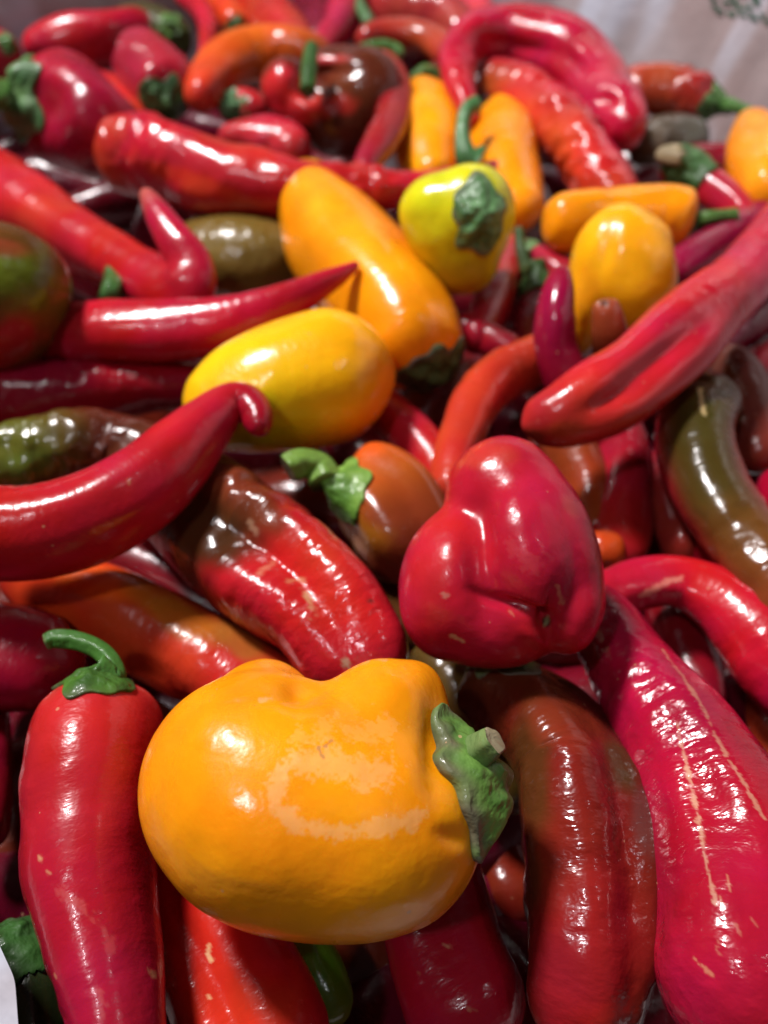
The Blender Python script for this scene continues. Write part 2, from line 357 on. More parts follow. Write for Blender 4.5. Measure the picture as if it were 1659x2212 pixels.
def build_calyx(spec, cs, parent, origin, body):
    """cap of green sepals hugging the shoulder, rising to a stump"""
    seed = spec['seed']+50; sc = body.dep/FPX; Rc = cs['r']*sc; stump = cs.get('stump', .3)*Rc; rise = cs.get('rise', .5)*Rc; npt = cs.get('points', 5)
    a = body.axis if 'axis' not in cs else unit(RC @ np.array([cs['axis'][0], -cs['axis'][1], cs['axis'][2]], float))
    up = np.array([0, 0, 1.0]) if abs(a[2]) < .9 else np.array([0, 1.0, 0]); b1 = unit(np.cross(a, up)); b2 = np.cross(a, b1)
    nr_, nt_ = cs.get('res', (26, 72)); rho = np.linspace(.0, 1, nr_)[:, None]; th = (np.arange(nt_)/nt_*2*math.pi)[None, :]
    rng = np.random.RandomState(seed); ph0 = rng.rand()*6; jag = cs.get('jag', .17)
    edge = 1-jag*(.5-.5*np.cos(npt*th+ph0))**.7+.10*np.sin(2*th+ph0*2)+.07*np.sin(7*th+ph0)
    rr = Rc*edge*(.02+.98*rho)
    stretch = cs.get('stretch')
    if stretch: rr = rr*(1+(stretch[0]-1)*np.cos(th-math.radians(stretch[1]))**2)
    # height above the skin: hugging at the rim, rising to the stump
    k = np.clip(1-rr/(Rc*.95), 0, 1); lift = rise*k**cs.get('pow', 2.2)+.0004*cs.get('thick', 1)
    P2 = np.stack([rr*np.cos(th), rr*np.sin(th), 0*rr], -1)*1.0
    cr = noise(P2.reshape(-1, 3), 5/Rc, seed).reshape(rr.shape)*.09*Rc+noise(P2.reshape(-1, 3), 13/Rc, seed+1).reshape(rr.shape)*.035*Rc
    ribs = .05*Rc*np.cos(npt*th+ph0)*sstep(.1, .5, rho)*sstep(1.1, .7, rho)
    lift = lift+(cr*cs.get('crumple', 1.0)+ribs)*sstep(0, .25, rho)*(.35+.65*(1-rho**3))+cs.get('curl', .0)*Rc*rho**4
    lift = np.maximum(lift, .0002)
    if body.fn is not None:
        off = cs.get('tilt', (0, 0))
        phi = rr/body.R0; G, Dw = body.fn(phi+0*th, th+0*rho, b1, b2, a); G = G+Dw*lift[..., None]
        inner = G-Dw*(lift+.0006)[..., None]
    else:
        q = np.clip(rr/(body.R*1.0), 0, .999); sdepth = body.L*(1-np.sqrt(1-q*q))
        over = np.clip(rr-body.R*.985, 0, None); radial = np.cos(th)[..., None]*b1+np.sin(th)[..., None]*b2
        rad = np.minimum(rr, body.R*1.0)+lift*.45*sstep(.4, 1, rr/body.R); G = body.base-a*(sdepth+over)[..., None]+radial*rad[..., None]+a*(lift*(1-.6*sstep(.5, 1, rr/body.R)))[..., None]
        inner = body.base-a*(sdepth+over+.0005)[..., None]+radial*(rad-.0012)[..., None]
    V = np.vstack([G.reshape(-1, 3), inner.reshape(-1, 3), G[0].mean(0), inner[0].mean(0)])
    i = np.arange(nr_-1)[:, None]*nt_; j = np.arange(nt_)[None, :]; kx = (j+1) % nt_
    top = np.stack([i+j, i+nt_+j, i+nt_+kx, i+kx], -1).reshape(-1, 4); n0 = nr_*nt_
    bot = np.stack([i+j, i+kx, i+nt_+kx, i+nt_+j], -1).reshape(-1, 4)+n0
    e = (nr_-1)*nt_; j = np.arange(nt_); kx = (j+1) % nt_; rim = np.stack([e+j, n0+e+j, n0+e+kx, e+kx], -1)
    c0 = np.stack([np.full(nt_, 2*n0), j, kx], -1); c1 = np.stack([np.full(nt_, 2*n0+1), n0+kx, n0+j], -1)
    g = C(cs.get('col', 'green')); g2 = C(cs.get('col2', (.11, .24, .05))); g3 = C(cs.get('edge', (.10, .085, .06)))
    nn = noise(P2.reshape(-1, 3), 4/Rc, seed+4)[:, None]; col = g+(g2-g)*np.clip(.5+.8*nn, 0, 1)
    ee = (sstep(.72, 1.0, rho+0*th).ravel()*np.clip(.5+.9*noise(P2.reshape(-1, 3), 3/Rc, seed+5), 0, 1)*cs.get('edgek', 1.0))[:, None]; col = col*(1-ee)+g3*ee
    col = np.vstack([col, col, col[:1], col[:1]])
    o = make_mesh('calyx', V-origin, [np.vstack([top, bot, rim]), np.vstack([c0, c1])], M['calyx'], parent, col, np.vstack([V-origin]), None)
    return G[0].mean(0), a

def build_stem(spec, st, parent, origin, body, foot, axis):
    """tube from the calyx along st['pts'] = (x, y, radius[, z]); pale cut at the far end"""
    seed = spec['seed']+80; P, R = [], []
    sc = body.dep/FPX
    for p in st['pts']:
        w_, d_ = at(p[0], p[1], p[3] if len(p) > 3 else st['z']); P.append(w_); R.append(p[2]*d_/FPX)
    if st.get('root', True):
        P.insert(0, foot-axis*.0015); R.insert(0, st.get('root_r', 1.5)*R[0])
    P = np.array(P); R = np.array(R); n = st.get('n', 46); nt_ = 28
    u = np.linspace(0, len(P)-1, n); c = spline(P, u); r = np.abs(spline(R[:, None], u)[:, 0])
    r[-2:] *= np.array([1.03, .9]); T = unit(np.gradient(c, axis=0)); ref = unit(CP-c); e2 = unit(ref-(ref*T).sum(-1, keepdims=True)*T); e1 = np.cross(T, e2)
    th = (np.arange(nt_)/nt_*2*math.pi)[None, :]
    rest = np.stack([r[:, None]*np.cos(th), r[:, None]*np.sin(th), np.linspace(0, np.linalg.norm(np.diff(c, axis=0), axis=1).sum(), n)[:, None]+0*th], -1).reshape(-1, 3)
    f = 1+.07*np.cos(5*th+seed)+.05*noise(rest, (300, 300, 150), seed).reshape(n, nt_)
    G = c[:, None]+(r[:, None]*f)[..., None]*(np.cos(th)[..., None]*e1[:, None]+np.sin(th)[..., None]*e2[:, None])
    V = np.vstack([G.reshape(-1, 3), c[0], c[-1]-T[-1]*r[-1]*.15])
    g = C(st.get('col', 'green')); col = np.tile(g, (len(V), 1))*(1+.25*np.r_[noise(rest, (400, 400, 60), seed+1), 0, 0])[:, None]
    cut = np.zeros(len(V)); cut[(n-2)*nt_:n*nt_] = 1; cut[-1] = 1; k = (cut*st.get('cut', .6))[:, None]; col = col*(1-k)+C((.30, .26, .15))*k
    make_mesh('stem', V-origin, grid_faces(n, nt_), M['stem'], parent, col, np.vstack([rest, rest[0], rest[-1]]), None)

PEP = []
def P(n, label, **k): k['n'] = n; k['label'] = label; k['seed'] = len(PEP)*3+5; PEP.append(k)

# ---- nearest peppers
P('bell_pepper', 'big golden orange bell pepper with a dried pale smear and chunky green calyx', center=(670, 1730, 1.0), axis=(1, -.02, .10),
  lobes3=[(592, 1722, 0, 284, 244, 250, 20), (830, 1782, 10, 204, 196, 225, 0), (705, 1765, 0, 240, 204, 225, 0), (835, 1580, -20, 150, 162, 150, 0), (908, 1502, -36, 62, 76, 85, 0), (545, 1505, -90, 104, 84, 110, -14), (505, 1610, -20, 160, 110, 170, -35)],
  blend=6.5, col='orange', mat='bell', lump=.8, hires=2,
  patches=[(450, 1560, 120, 70, -25, (.88, .26, .004), .4), (950, 1850, 60, 90, 0, (.88, .26, .004), .4)],
  marks=[([(625, 1640), (596, 1690), (600, 1740), (640, 1782), (720, 1796), (800, 1796), (880, 1780), (915, 1755)], 18, (.86, .46, .16), .5, .6),
         ([(640, 1650), (690, 1640), (740, 1655), (790, 1680), (835, 1665)], 32, (.86, .46, .16), .45, .6), ([(640, 1600), (700, 1580), (760, 1570), (830, 1575)], 22, (.86, .44, .12), .3, .9),
         ([(688, 1616), (698, 1636)], 4, (.25, .10, .05), .5, .8), ([(815, 1420), (832, 1424)], 6, 'tan', .7, .4), ([(562, 1512), (585, 1508)], 5, (.75, .45, .2), .5, .5), ([(716, 1600), (700, 1612)], 3, (.3, .12, .08), .5, .8)],
  dents=[(655, 1482, 50, 38, -10, -28), (560, 1512, 80, 12, -8, -5), (400, 1560, 22, 120, 30, -6), (980, 1810, 40, 25, 20, -10), (940, 1600, 30, 120, 0, -16)],
  calyx=dict(r=150, rise=.55, points=5, jag=.16, crumple=.75, pow=1.1, thick=3, axis=(1, -.17, .07), col=(.06, .15, .025), col2=(.13, .27, .05), edge=(.13, .12, .07), res=(44, 130)),
  stem=dict(pts=[(1015, 1640, 44, 1.5), (1040, 1622, 38, 2.1), (1060, 1606, 33, 2.5), (1070, 1599, 30, 2.6)], root=False, col=(.14, .22, .07), cut=1.0))
P('bell_pepper', 'large knobbly crimson bell pepper resting blossom end outward above the golden one', center=(1060, 1210, 1.0), axis=(-.15, -.9, -.45),
  lobes3=[(985, 1260, 0, 118, 165, 150, 8), (1050, 1340, 10, 150, 98, 120, 14), (1086, 1062, -30, 120, 122, 115, 0), (1135, 1200, 75, 82, 140, 100, -12), (1214, 1205, -10, 76, 150, 120, -10), (1228, 1320, 30, 56, 84, 80, 14), (1170, 1130, 0, 80, 120, 110, -20)],
  blend=7.5, col=[(0, (.47, .010, .034))], mat='bell', lump=1.0, wr=.5,
  dents=[(1030, 1230, 26, 90, -12, -12), (1120, 1312, 76, 13, 20, -22), (1190, 1325, 12, 46, 8, -16), (1174, 1340, 14, 16, 0, -22), (1150, 1375, 40, 16, 35, 9), (1050, 1160, 16, 60, 0, -8)],
  patches=[(930, 1180, 70, 160, 10, (.50, .015, .02), .7), (1030, 980, 80, 40, 0, (.55, .05, .02), .6), (1180, 1342, 12, 14, 0, 'black', .9), (1232, 1090, 18, 34, -30, (.45, .10, .07), .35)],
  marks=[([(975, 1372), (1000, 1385)], 4, 'tan', .8, .6), ([(958, 1285), (966, 1287)], 5, (.5, .2, .15), .6, .8), ([(1100, 1320), (1110, 1330)], 3, 'tan', .3), ([(1120, 1190), (1160, 1215)], 18, (.54, .07, .08), .25, 1.3), ([(1080, 1450), (1083, 1452)], 3, 'tan', .4), ([(1205, 1265), (1212, 1300)], 4, 'tan', .4, .8), ([(1175, 1352), (1183, 1332)], 5, (.25, .2, .08), .8, .6)])
P('chili_pepper', 'glossy red chili with a curled hooked tip crossing in front of the yellow pepper', z=.8,
  pts=[(-170, 1135, 106), (-50, 1152, 106), (60, 1150, 103), (180, 1122, 101), (290, 1064, 94), (385, 988, 82), (446, 922, 62), (494, 876, 47), (530, 872, 42), (553, 894, 36), (556, 918, 29), (548, 936, 20)],
  col=[(0, (.42, .008, .028)), (.6, (.46, .010, .022)), (.85, 'crimson'), (1, (.32, .004, .022))], mat='smooth', wr=.5, caps=(1, 1.1), lobes=[(3, .03, .6, 1), (2, .03, 1, 0)],
  ridges=[(.45, 120, .3, 18, .035), (.5, 92, .3, 14, -.03)], marks=[([(275, 1040), (283, 1044)], 3, 'tan', .6)])
P('chili_pepper', 'long wrinkled pepper turning from olive brown to red with tan scars', z=[-1.6],
  pts=[(-90, 1015, 70, -1.2), (20, 985, 78, -1.2), (150, 972, 84, -1.4), (280, 990, 88, -1.8), (402, 1070, 116, -1.8), (520, 1168, 138, -1.4), (652, 1275, 136, -1.0), (745, 1400, 132, -1.2), (805, 1520, 118, -1.8)],
  col=[(0, (.10, .11, .012)), (.12, (.09, .09, .012)), (.24, 'brown'), (.60, (.085, .022, .008)), (.68, (.15, .014, .008)), (.75, (.42, .010, .012)), (1, 'red')], mat='wrinkled', wr=1.2, lump=2.6, lobes=[(2, .04, 1, 1.4)],
  ridges=[(.72, 96, .26, 20, -.26), (.75, 140, .25, 22, .10), (.75, 50, .25, 20, .07)],
  patches=[(520, 1080, 130, 70, 35, (.15, .03, .010), 1.), (470, 1150, 90, 110, -40, (.055, .018, .006), 1.), (60, 1000, 80, 40, 0, (.07, .10, .012), .6), (720, 1180, 40, 110, -35, (.50, .02, .012), .5)],
  marks=[([(655, 1275), (668, 1300), (676, 1330)], 6, (.45, .24, .10), .75, 1.1), ([(625, 1255), (655, 1252)], 4, (.5, .22, .10), .6, 1.1), ([(560, 1235), (590, 1215)], 4, (.5, .22, .12), .6, 1.1), ([(742, 1430), (758, 1450), (752, 1470)], 7, (.40, .26, .16), .8, 1.), ([(795, 1296), (808, 1300)], 3, 'black', .9, .4), ([(540, 1130), (552, 1150)], 6, (.35, .2, .12), .6, .8)])
P('chili_pepper', 'orange red chili lying under the hooked red chili and beside the golden bell', z=-2.6,
  pts=[(20, 1225, 50), (100, 1262, 72), (210, 1300, 86), (330, 1360, 96), (450, 1425, 98), (560, 1490, 92), (660, 1550, 80)],
  col=[(0, (.35, .02, .01)), (.25, (.56, .04, .008)), (.5, (.48, .04, .01)), (1, (.50, .012, .014))], mat='mid', wr=.6,
  patches=[(210, 1255, 110, 40, 15, (.72, .09, .008), .9), (390, 1330, 150, 42, 30, (.42, .13, .012), .8), (520, 1390, 90, 45, 40, (.35, .12, .02), .8)])
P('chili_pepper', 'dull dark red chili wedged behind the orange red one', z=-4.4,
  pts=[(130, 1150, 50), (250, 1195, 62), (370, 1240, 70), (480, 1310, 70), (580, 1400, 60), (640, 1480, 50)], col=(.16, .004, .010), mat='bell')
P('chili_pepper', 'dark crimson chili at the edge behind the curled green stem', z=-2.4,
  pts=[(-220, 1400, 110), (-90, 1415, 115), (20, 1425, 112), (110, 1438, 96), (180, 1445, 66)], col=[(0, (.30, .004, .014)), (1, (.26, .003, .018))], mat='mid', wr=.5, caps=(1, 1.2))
P('bell_pepper', 'long smooth red pepper with a curled green stem standing beside the golden bell', z=-.6,
  pts=[(212, 1485, 108), (206, 1560, 138), (194, 1660, 148), (188, 1760, 146), (190, 1860, 147), (205, 1960, 138), (228, 2080, 120), (250, 2200, 104), (262, 2330, 92), (270, 2450, 70)],
  col=[(0, (.48, .03, .018)), (.12, (.46, .016, .022)), (.4, (.44, .012, .028)), (.6, (.40, .008, .030)), (1, 'crimson')], mat='smooth', wr=.5, lump=1.2, caps=(.75, 1), pw=(2.4, 2),
  lobes=[(3, .04, 2.2, .5)], ridges=[(.50, 150, .12, 30, -.06), (.38, 95, .5, 20, .03)], marks=[([(325, 2098), (333, 2108)], 5, 'tan', .8, .8), ([(125, 1922), (170, 1950), (215, 2000), (236, 2040)], 10, (.56, .10, .09), .3, 1.3), ([(85, 1850), (88, 1855)], 4, 'tan', .7), ([(118, 2105), (121, 2110)], 3, 'tan', .6), ([(215, 2140), (222, 2200)], 6, (.56, .12, .1), .25, 1.3), ([(102, 1883), (106, 1886)], 3, 'tan', .5)],
  calyx=dict(r=96, rise=.25, points=5, jag=.2, thick=1.5, axis=(.04, -1, .02), col=(.03, .09, .012), col2=(.06, .16, .02), edgek=.5),
  stem=dict(z=.2, root_r=1.6, pts=[(250, 1465, 22), (238, 1430, 21), (212, 1403, 20), (168, 1385, 20), (122, 1380, 20), (98, 1388, 17)], col=(.04, .13, .018), cut=.3))
P('chili_pepper', 'bright red twin lobed pepper pointing down beneath the golden bell', z=-2.9,
  pts=[(370, 1740, 50), (385, 1840, 78), (420, 1950, 108), (475, 2060, 132), (530, 2170, 148), (580, 2290, 150), (620, 2400, 130)], col=[(0, 'crimson'), (.35, (.50, .008, .014)), (1, (.58, .014, .010))], mat='smooth', wr=.4,
  ridges=[(.6, 74, .5, 15, -.16), (.6, 118, .5, 20, .07)], marks=[([(452, 2040), (450, 2062), (457, 2075)], 6, 'pale', .9, .5), ([(452, 2148), (453, 2160)], 4, 'pale', .8), ([(386, 1836), (389, 1842)], 4, 'pale', .8)],
  patches=[(560, 2080, 60, 120, -30, (.36, .004, .014), .7)])
P('chili_pepper', 'small green chili showing deep under the golden bell', z=-4.0,
  pts=[(560, 1940, 60), (612, 2016, 74), (660, 2085, 70), (708, 2155, 54), (748, 2205, 30)], col=[(0, (.13, .28, .02)), (.7, (.10, .24, .012)), (1, (.12, .12, .012))], mat='mid', wr=.5)
P('chili_pepper', 'dark crimson chili bending down below the golden bell', z=-3.0,
  pts=[(870, 1740, 100), (905, 1850, 118), (935, 1960, 124), (970, 2070, 128), (1015, 2170, 132), (1070, 2290, 130)], col=[(0, (.30, .004, .018)), (.55, (.34, .005, .02)), (.8, (.44, .006, .024)), (1, 'crimson')], mat='mid', wr=.6, ridges=[(.5, 60, .4, 22, .05)],
  marks=[([(957, 2040), (975, 2046)], 3, 'tan', .7), ([(1010, 2180), (1030, 2184)], 3, 'tan', .4), ([(905, 2100), (908, 2104)], 3, 'tan', .5)])
P('pepper', 'shiny mahogany brown pepper with olive flanks leaning against the crimson scarred one', z=-1.6,
  pts=[(990, 1495, 60, -2.2), (1080, 1515, 96, -1.9), (1172, 1568, 124, -1.7), (1236, 1665, 142, -1.6), (1262, 1790, 160, -1.4), (1278, 1920, 160, -1.4), (1282, 2040, 148, -1.5), (1272, 2150, 136, -1.7), (1250, 2300, 126, -2)],
  col=[(0, (.06, .018, .006)), (.25, (.13, .014, .006)), (.6, (.20, .010, .008)), (1, (.36, .010, .013))], mat='wrinkled', wr=.8, lump=3.0, cell=.8,
  sides=[(190, 46, (.022, .012, .004), .95), (0, 34, (.07, .035, .014), .75)],  # olive of the darkest flank deepened to hold its shade in the colour
  patches=[(1150, 1700, 60, 160, 0, (.045, .028, .006), .7), (1190, 1520, 60, 40, 0, (.14, .03, .010), .5), (1400, 1760, 40, 100, 0, (.12, .035, .03), .7), (1240, 1570, 90, 60, 20, (.20, .022, .010), .8), (1345, 1640, 40, 80, -20, (.06, .035, .012), .8), (1140, 1900, 40, 120, 0, (.03, .02, .006), .7)],
  ridges=[(.42, 98, .20, 24, .09), (.62, 132, .35, 24, -.13), (.66, 74, .14, 20, -.09), (.78, 54, .14, 24, .07), (.86, 110, .13, 24, .09), (.33, 60, .1, 30, .08)],
  calyx=dict(r=62, rise=.3, points=5, col=(.05, .10, .012), axis=(.2, -1, .2)), stem_end=0)
P('pepper', 'broad crimson pepper with long tan growth cracks running down it', z=-1.0,
  pts=[(1262, 1280, 50, -1.9), (1318, 1370, 80, -1.6), (1382, 1465, 102, -1.3), (1455, 1575, 122, -1.0), (1520, 1700, 145, -.8), (1575, 1850, 172, -.6), (1605, 2000, 195, -.5), (1612, 2150, 212, -.5), (1600, 2320, 215, -.5)],
  col=[(0, (.32, .004, .028)), (.5, (.38, .005, .030)), (1, (.41, .007, .030))], mat='wrinkled', wr=.65, lump=1.8, lobes=[(3, .03, 1, 1)],
  ridges=[(.45, 118, .3, 15, .05), (.5, 92, .3, 14, -.04), (.45, 68, .3, 14, .04)],
  cell=.6, ring=420,
  marks=[([(1462, 1560), (1480, 1640), (1500, 1720), (1512, 1780), (1522, 1850), (1540, 1925), (1545, 1950)], 3.8, (.55, .26, .16), .75, .9), ([(1484, 1660), (1496, 1715), (1512, 1775), (1520, 1810)], 5, (.55, .26, .16), .5, 1.),
         ([(1430, 1405), (1475, 1460), (1520, 1530), (1545, 1590), (1580, 1650), (1612, 1700), (1650, 1770)], 3.4, (.52, .24, .15), .65, .9),
         ([(1590, 1998), (1603, 2022)], 2.2, (.52,.20,.12), .4, 1.4), ([(1553, 2030), (1548, 2052), (1556, 2062)], 2.2, (.52,.20,.12), .4, 1.4), ([(1570, 1890), (1578, 1925)], 2.2, 'tan', .4, 1.2), ([(1622, 1985), (1634, 2000)], 2.2, (.52,.20,.12), .4, 1.4), ([(1555, 1935), (1560, 1960)], 2, 'tan', .4, 1.2), ([(1500, 2070), (1540, 2110)], 3, 'pale', .4, 1.)])
# ---- right side, middle
P('chili_pepper', 'pink red chili arching just right of the big crimson bell', z=-2.0,
  pts=[(1240, 1345, 36), (1300, 1300, 52), (1380, 1262, 60), (1470, 1258, 60), (1555, 1300, 70), (1625, 1365, 84), (1700, 1450, 92), (1790, 1560, 90)], col=[(0, 'crimson'), (.4, (.50, .008, .03)), (1, (.36, .004, .024))], mat='mid', wr=.6,
  marks=[([(1385, 1285), (1412, 1272), (1440, 1258), (1470, 1250)], 6, (.72, .22, .16), .8, .6)], ridges=[(.35, 75, .2, 14, .06)])
P('pepper', 'curved olive brown pepper with a bright rippled highlight and pale scratch', z=-1.2,
  pts=[(1545, 830, 62), (1510, 895, 76), (1505, 965, 80), (1535, 1050, 80), (1582, 1130, 80), (1640, 1205, 82), (1710, 1290, 84), (1780, 1370, 80)],
  col=[(0, (.08, .035, .008)), (.25, (.045, .036, .006)), (.55, (.062, .040, .007)), (.75, (.16, .05, .01)), (1, (.22, .04, .012))], mat='smooth', wr=1.0, lump=.6,
  sides=[(180, 28, (.28, .02, .012), .85), (10, 32, (.30, .012, .018), .9)], marks=[([(1512, 840), (1516, 870), (1521, 893)], 5, (.55, .40, .18), .9, .3)])
P('chili_pepper', 'crimson chili tucked directly below the curved olive pepper', z=-3.4,
  pts=[(1470, 930, 50), (1480, 1030, 60), (1530, 1130, 70), (1600, 1230, 80), (1690, 1330, 84)], col=[(0, 'dark'), (1, (.36, .005, .022))], mat='mid')
P('pepper', 'dull mauve brown pepper end behind the olive pepper', z=-2.4,
  pts=[(1535, 770, 30), (1575, 790, 50), (1610, 840, 55), (1625, 920, 55), (1640, 1010, 52)], col=[(0, (.14, .05, .035)), (1, (.16, .02, .012))], mat='smooth')
P('chili_pepper', 'long shiny crimson pepper with a deep sunken fold at its lower end', z=.9,
  pts=[(1128, 925, 28, .0), (1165, 912, 54, .1), (1225, 893, 74, .3), (1297, 858, 87, .5), (1380, 804, 84, .7), (1466, 727, 86, .9), (1536, 664, 76, 1.), (1601, 604, 67, 1.), (1665, 533, 64, 1.), (1740, 450, 62, 1.), (1810, 360, 60, 1.)],
  col=[(0, (.44, .02, .02)), (.05, (.50, .02, .018)), (.2, (.50, .012, .024)), (.5, (.45, .006, .032)), (1, 'crimson')], mat='smooth', wr=.4, lump=.9, caps=(1.2, 1),
  dents=[(1425, 775, 165, 38, -40, -30), (1322, 862, 60, 20, -24, -10), (1390, 880, 120, 22, -30, 7)],
  patches=[(1330, 915, 120, 24, -18, (.52, .03, .018), .6), (1150, 945, 40, 20, 0, (.10, .03, .008), .6), (1220, 930, 60, 25, 0, (.40, .05, .012), .6)], lobes=[(2, .02, 0, 0)])
P('chili_pepper', 'coral red chili arching down just above the big crimson bell', z=-1.6,
  pts=[(1215, 745, 48), (1150, 778, 55), (1085, 810, 56), (1030, 865, 54), (998, 935, 48), (975, 1010, 44), (965, 1080, 38)], col=[(0, (.42, .02, .016)), (.5, (.50, .035, .014)), (1, (.48, .02, .018))], mat='smooth', lump=.6,
  sides=[(0, 40, (.50, .07, .015), .6)], wr=.5)
P('chili_pepper', 'purple crimson chili finger pointing up before the yellow orange pepper', z=-1.0,
  pts=[(1214, 576, 16, 1.2), (1208, 620, 32, .9), (1200, 680, 41, .4), (1200, 750, 47, -.4), (1225, 820, 54, -1.2), (1262, 880, 58, -2)], col=[(0, (.30, .004, .035)), (.4, (.24, .003, .03)), (1, (.15, .003, .014))], mat='smooth', wr=.5, caps=(1.1, 1))
P('pepper', 'brown pepper tip with a round pitted end poking up by the red fold', z=-.5,
  pts=[(1305, 650, 29, .6), (1310, 680, 36, .3), (1318, 730, 42, -.4), (1330, 790, 48, -1.6), (1340, 850, 50, -2.5)], col=[(0, (.36, .10, .03)), (.12, (.28, .05, .016)), (1, (.18, .02, .01))], mat='smooth', caps=(.45, 1), pw=(3, 2),
  marks=[([(1302, 652), (1308, 654)], 9, (.10, .04, .02), .95, .3)], dents=[(1305, 654, 10, 8, 0, -8)], wr=.2)
P('bell_pepper', 'dented yellow orange bell pepper standing behind the purple chili finger', center=(1330, 604, -.6), axis=(.1, -1, -.5),
  lobes3=[(1332, 580, 0, 102, 128, 100, 0), (1375, 622, 20, 76, 106, 80, 8), (1270, 662, 0, 52, 106, 80, 8), (1350, 530, -20, 84, 60, 70, 0)], blend=8, col=[(0, (.88, .40, .006))], mat='bell',
  dents=[(1310, 530, 20, 70, 15, -8), (1290, 700, 30, 20, 0, -4)], patches=[(1260, 640, 40, 100, 0, (.78, .27, .006), .7)])
P('bell_pepper', 'small orange pepper lying sideways with its green stem pointing at the edge', z=-.9, stem_end=1,
  pts=[(1172, 480, 54), (1225, 480, 66), (1300, 474, 66), (1390, 468, 64), (1455, 470, 66), (1500, 476, 62)], col='orange', mat='smooth', caps=(.6, .45), pw=(2.4, 2.4), lump=.8,
  calyx=dict(r=36, rise=.35, points=5), stem=dict(z=-.6, root_r=1.3, pts=[(1530, 470, 15), (1562, 466, 14), (1590, 464, 15)], cut=.3, col=(.07, .17, .03)))
P('bell_pepper', 'small orange pepper cut off by the edge above the long crimson pepper', z=-.6,
  pts=[(1622, 258, 30), (1632, 300, 56), (1642, 350, 68), (1655, 400, 60), (1670, 440, 44)], col=[(0, (.90, .28, .008))], mat='smooth', caps=(1, 1), pw=(2.2, 2.2))
P('bell_pepper', 'orange pepper with a tall curved green stem behind the lime one', z=-1.9, stem_end=1,
  pts=[(1128, 475, 44), (1112, 420, 62), (1094, 370, 76), (1084, 310, 74), (1086, 255, 48), (1090, 230, 26)], col='orange', mat='smooth', lump=.8,
  stem=dict(z=0, root=False, pts=[(1022, 352, 40, -.6), (1006, 335, 24, -.3), (999, 300, 17, .1), (1000, 262, 15, .5), (1010, 235, 16, .8), (1030, 222, 17, .9)], col=(.05, .15, .045), cut=.2))
P('bell_pepper', 'orange pepper squeezed behind the tall curved green stem', z=-2.3, pts=[(935, 400, 34), (925, 340, 68), (935, 280, 78), (925, 235, 62), (902, 196, 34)], col='orange', mat='smooth')
P('bell_pepper', 'small lime yellow pepper with a crumpled grey green calyx facing out', center=(990, 485, .7), axis=(.42, -.15, 1),
  lobes3=[(1015, 470, 0, 96, 108, 100, 0), (935, 450, -10, 74, 66, 80, -28), (1000, 560, -10, 78, 74, 80, 0), (945, 505, -10, 66, 78, 80, -35)], blend=7, col=[(0, (.58, .54, .008))], mat='smooth', lump=.5,
  patches=[(990, 600, 110, 50, -10, (.42, .30, .010), .7), (940, 400, 70, 40, -40, (.60, .62, .01), .7)],
  calyx=dict(r=64, rise=.42, points=5, jag=.18, crumple=1.0, pow=1.2, thick=2, col=(.05, .14, .04), col2=(.11, .24, .09), edge=(.12, .11, .06), stretch=(1.25, 90)))
P('bell_pepper', 'large orange pepper slanting down the middle with its green calyx at the bottom', z=-1.7, stem_end=1,
  pts=[(655, 394, 56), (680, 445, 88), (724, 515, 112), (782, 590, 123), (842, 667, 124), (888, 740, 112), (914, 795, 86)], col=[(0, (.90, .32, .004)), (1, (.90, .30, .004))], mat='smooth', caps=(.9, .7), pw=(2.1, 2.3), lump=1.0, lobes=[(3, .03, 1.2, .6)], wr=.2,
  ridges=[(.45, 95, .2, 14, .03), (.7, 60, .2, 18, -.05)], patches=[(690, 480, 50, 120, -30, (.80, .33, .008), .5)],
  calyx=dict(r=72, rise=.3, points=5, col=(.03, .07, .014), col2=(.06, .11, .03), thick=2, axis=(.62, .85, .25)))
P('bell_pepper', 'plump yellow pepper lying across under the hooked chili tip', z=-.5,
  pts=[(402, 904, 56), (440, 890, 84), (500, 869, 114), (580, 846, 136), (665, 826, 146), (735, 812, 146), (795, 802, 136), (852, 794, 110)], col=[(0, (.84, .42, .006)), (.3, (.80, .52, .006)), (.6, (.88, .44, .005)), (1, (.90, .32, .004))], mat='smooth', caps=(.8, 1.35), pw=(2.2, 2.1), wr=.2, lump=.9,
  patches=[(540, 900, 110, 80, -20, (.60, .50, .006), .8)], lobes=[(3, .025, 2, .4)])
P('chili_pepper', 'slim crimson chili whose pointed tip overlaps the slanting orange pepper', z=-.8,
  pts=[(-120, 800, 70, -2.0), (0, 765, 72, -2.0), (110, 738, 68, -1.7), (230, 720, 66, -1.1), (350, 716, 65, -.9), (470, 704, 60, -.6), (560, 677, 50, -.3), (640, 642, 38, .0), (710, 606, 25, .3), (752, 583, 15, .45), (774, 569, 8, .5)],
  col=[(0, 'dark'), (.2, (.40, .006, .02)), (.5, (.46, .006, .022)), (1, (.42, .008, .03))], mat='mid', wr=.5, ridges=[(.35, 112, .3, 14, .03)])
P('chili_pepper', 'dark crimson wrinkled chili running in below the slim pointed chili', z=-2.7,
  pts=[(-150, 880, 90), (-20, 870, 92), (110, 856, 82), (230, 845, 66), (330, 838, 56), (430, 832, 46), (520, 830, 32)], col=[(0, (.30, .004, .024)), (1, (.22, .003, .016))], mat='wrinkled', wr=1.8, lump=1.6)
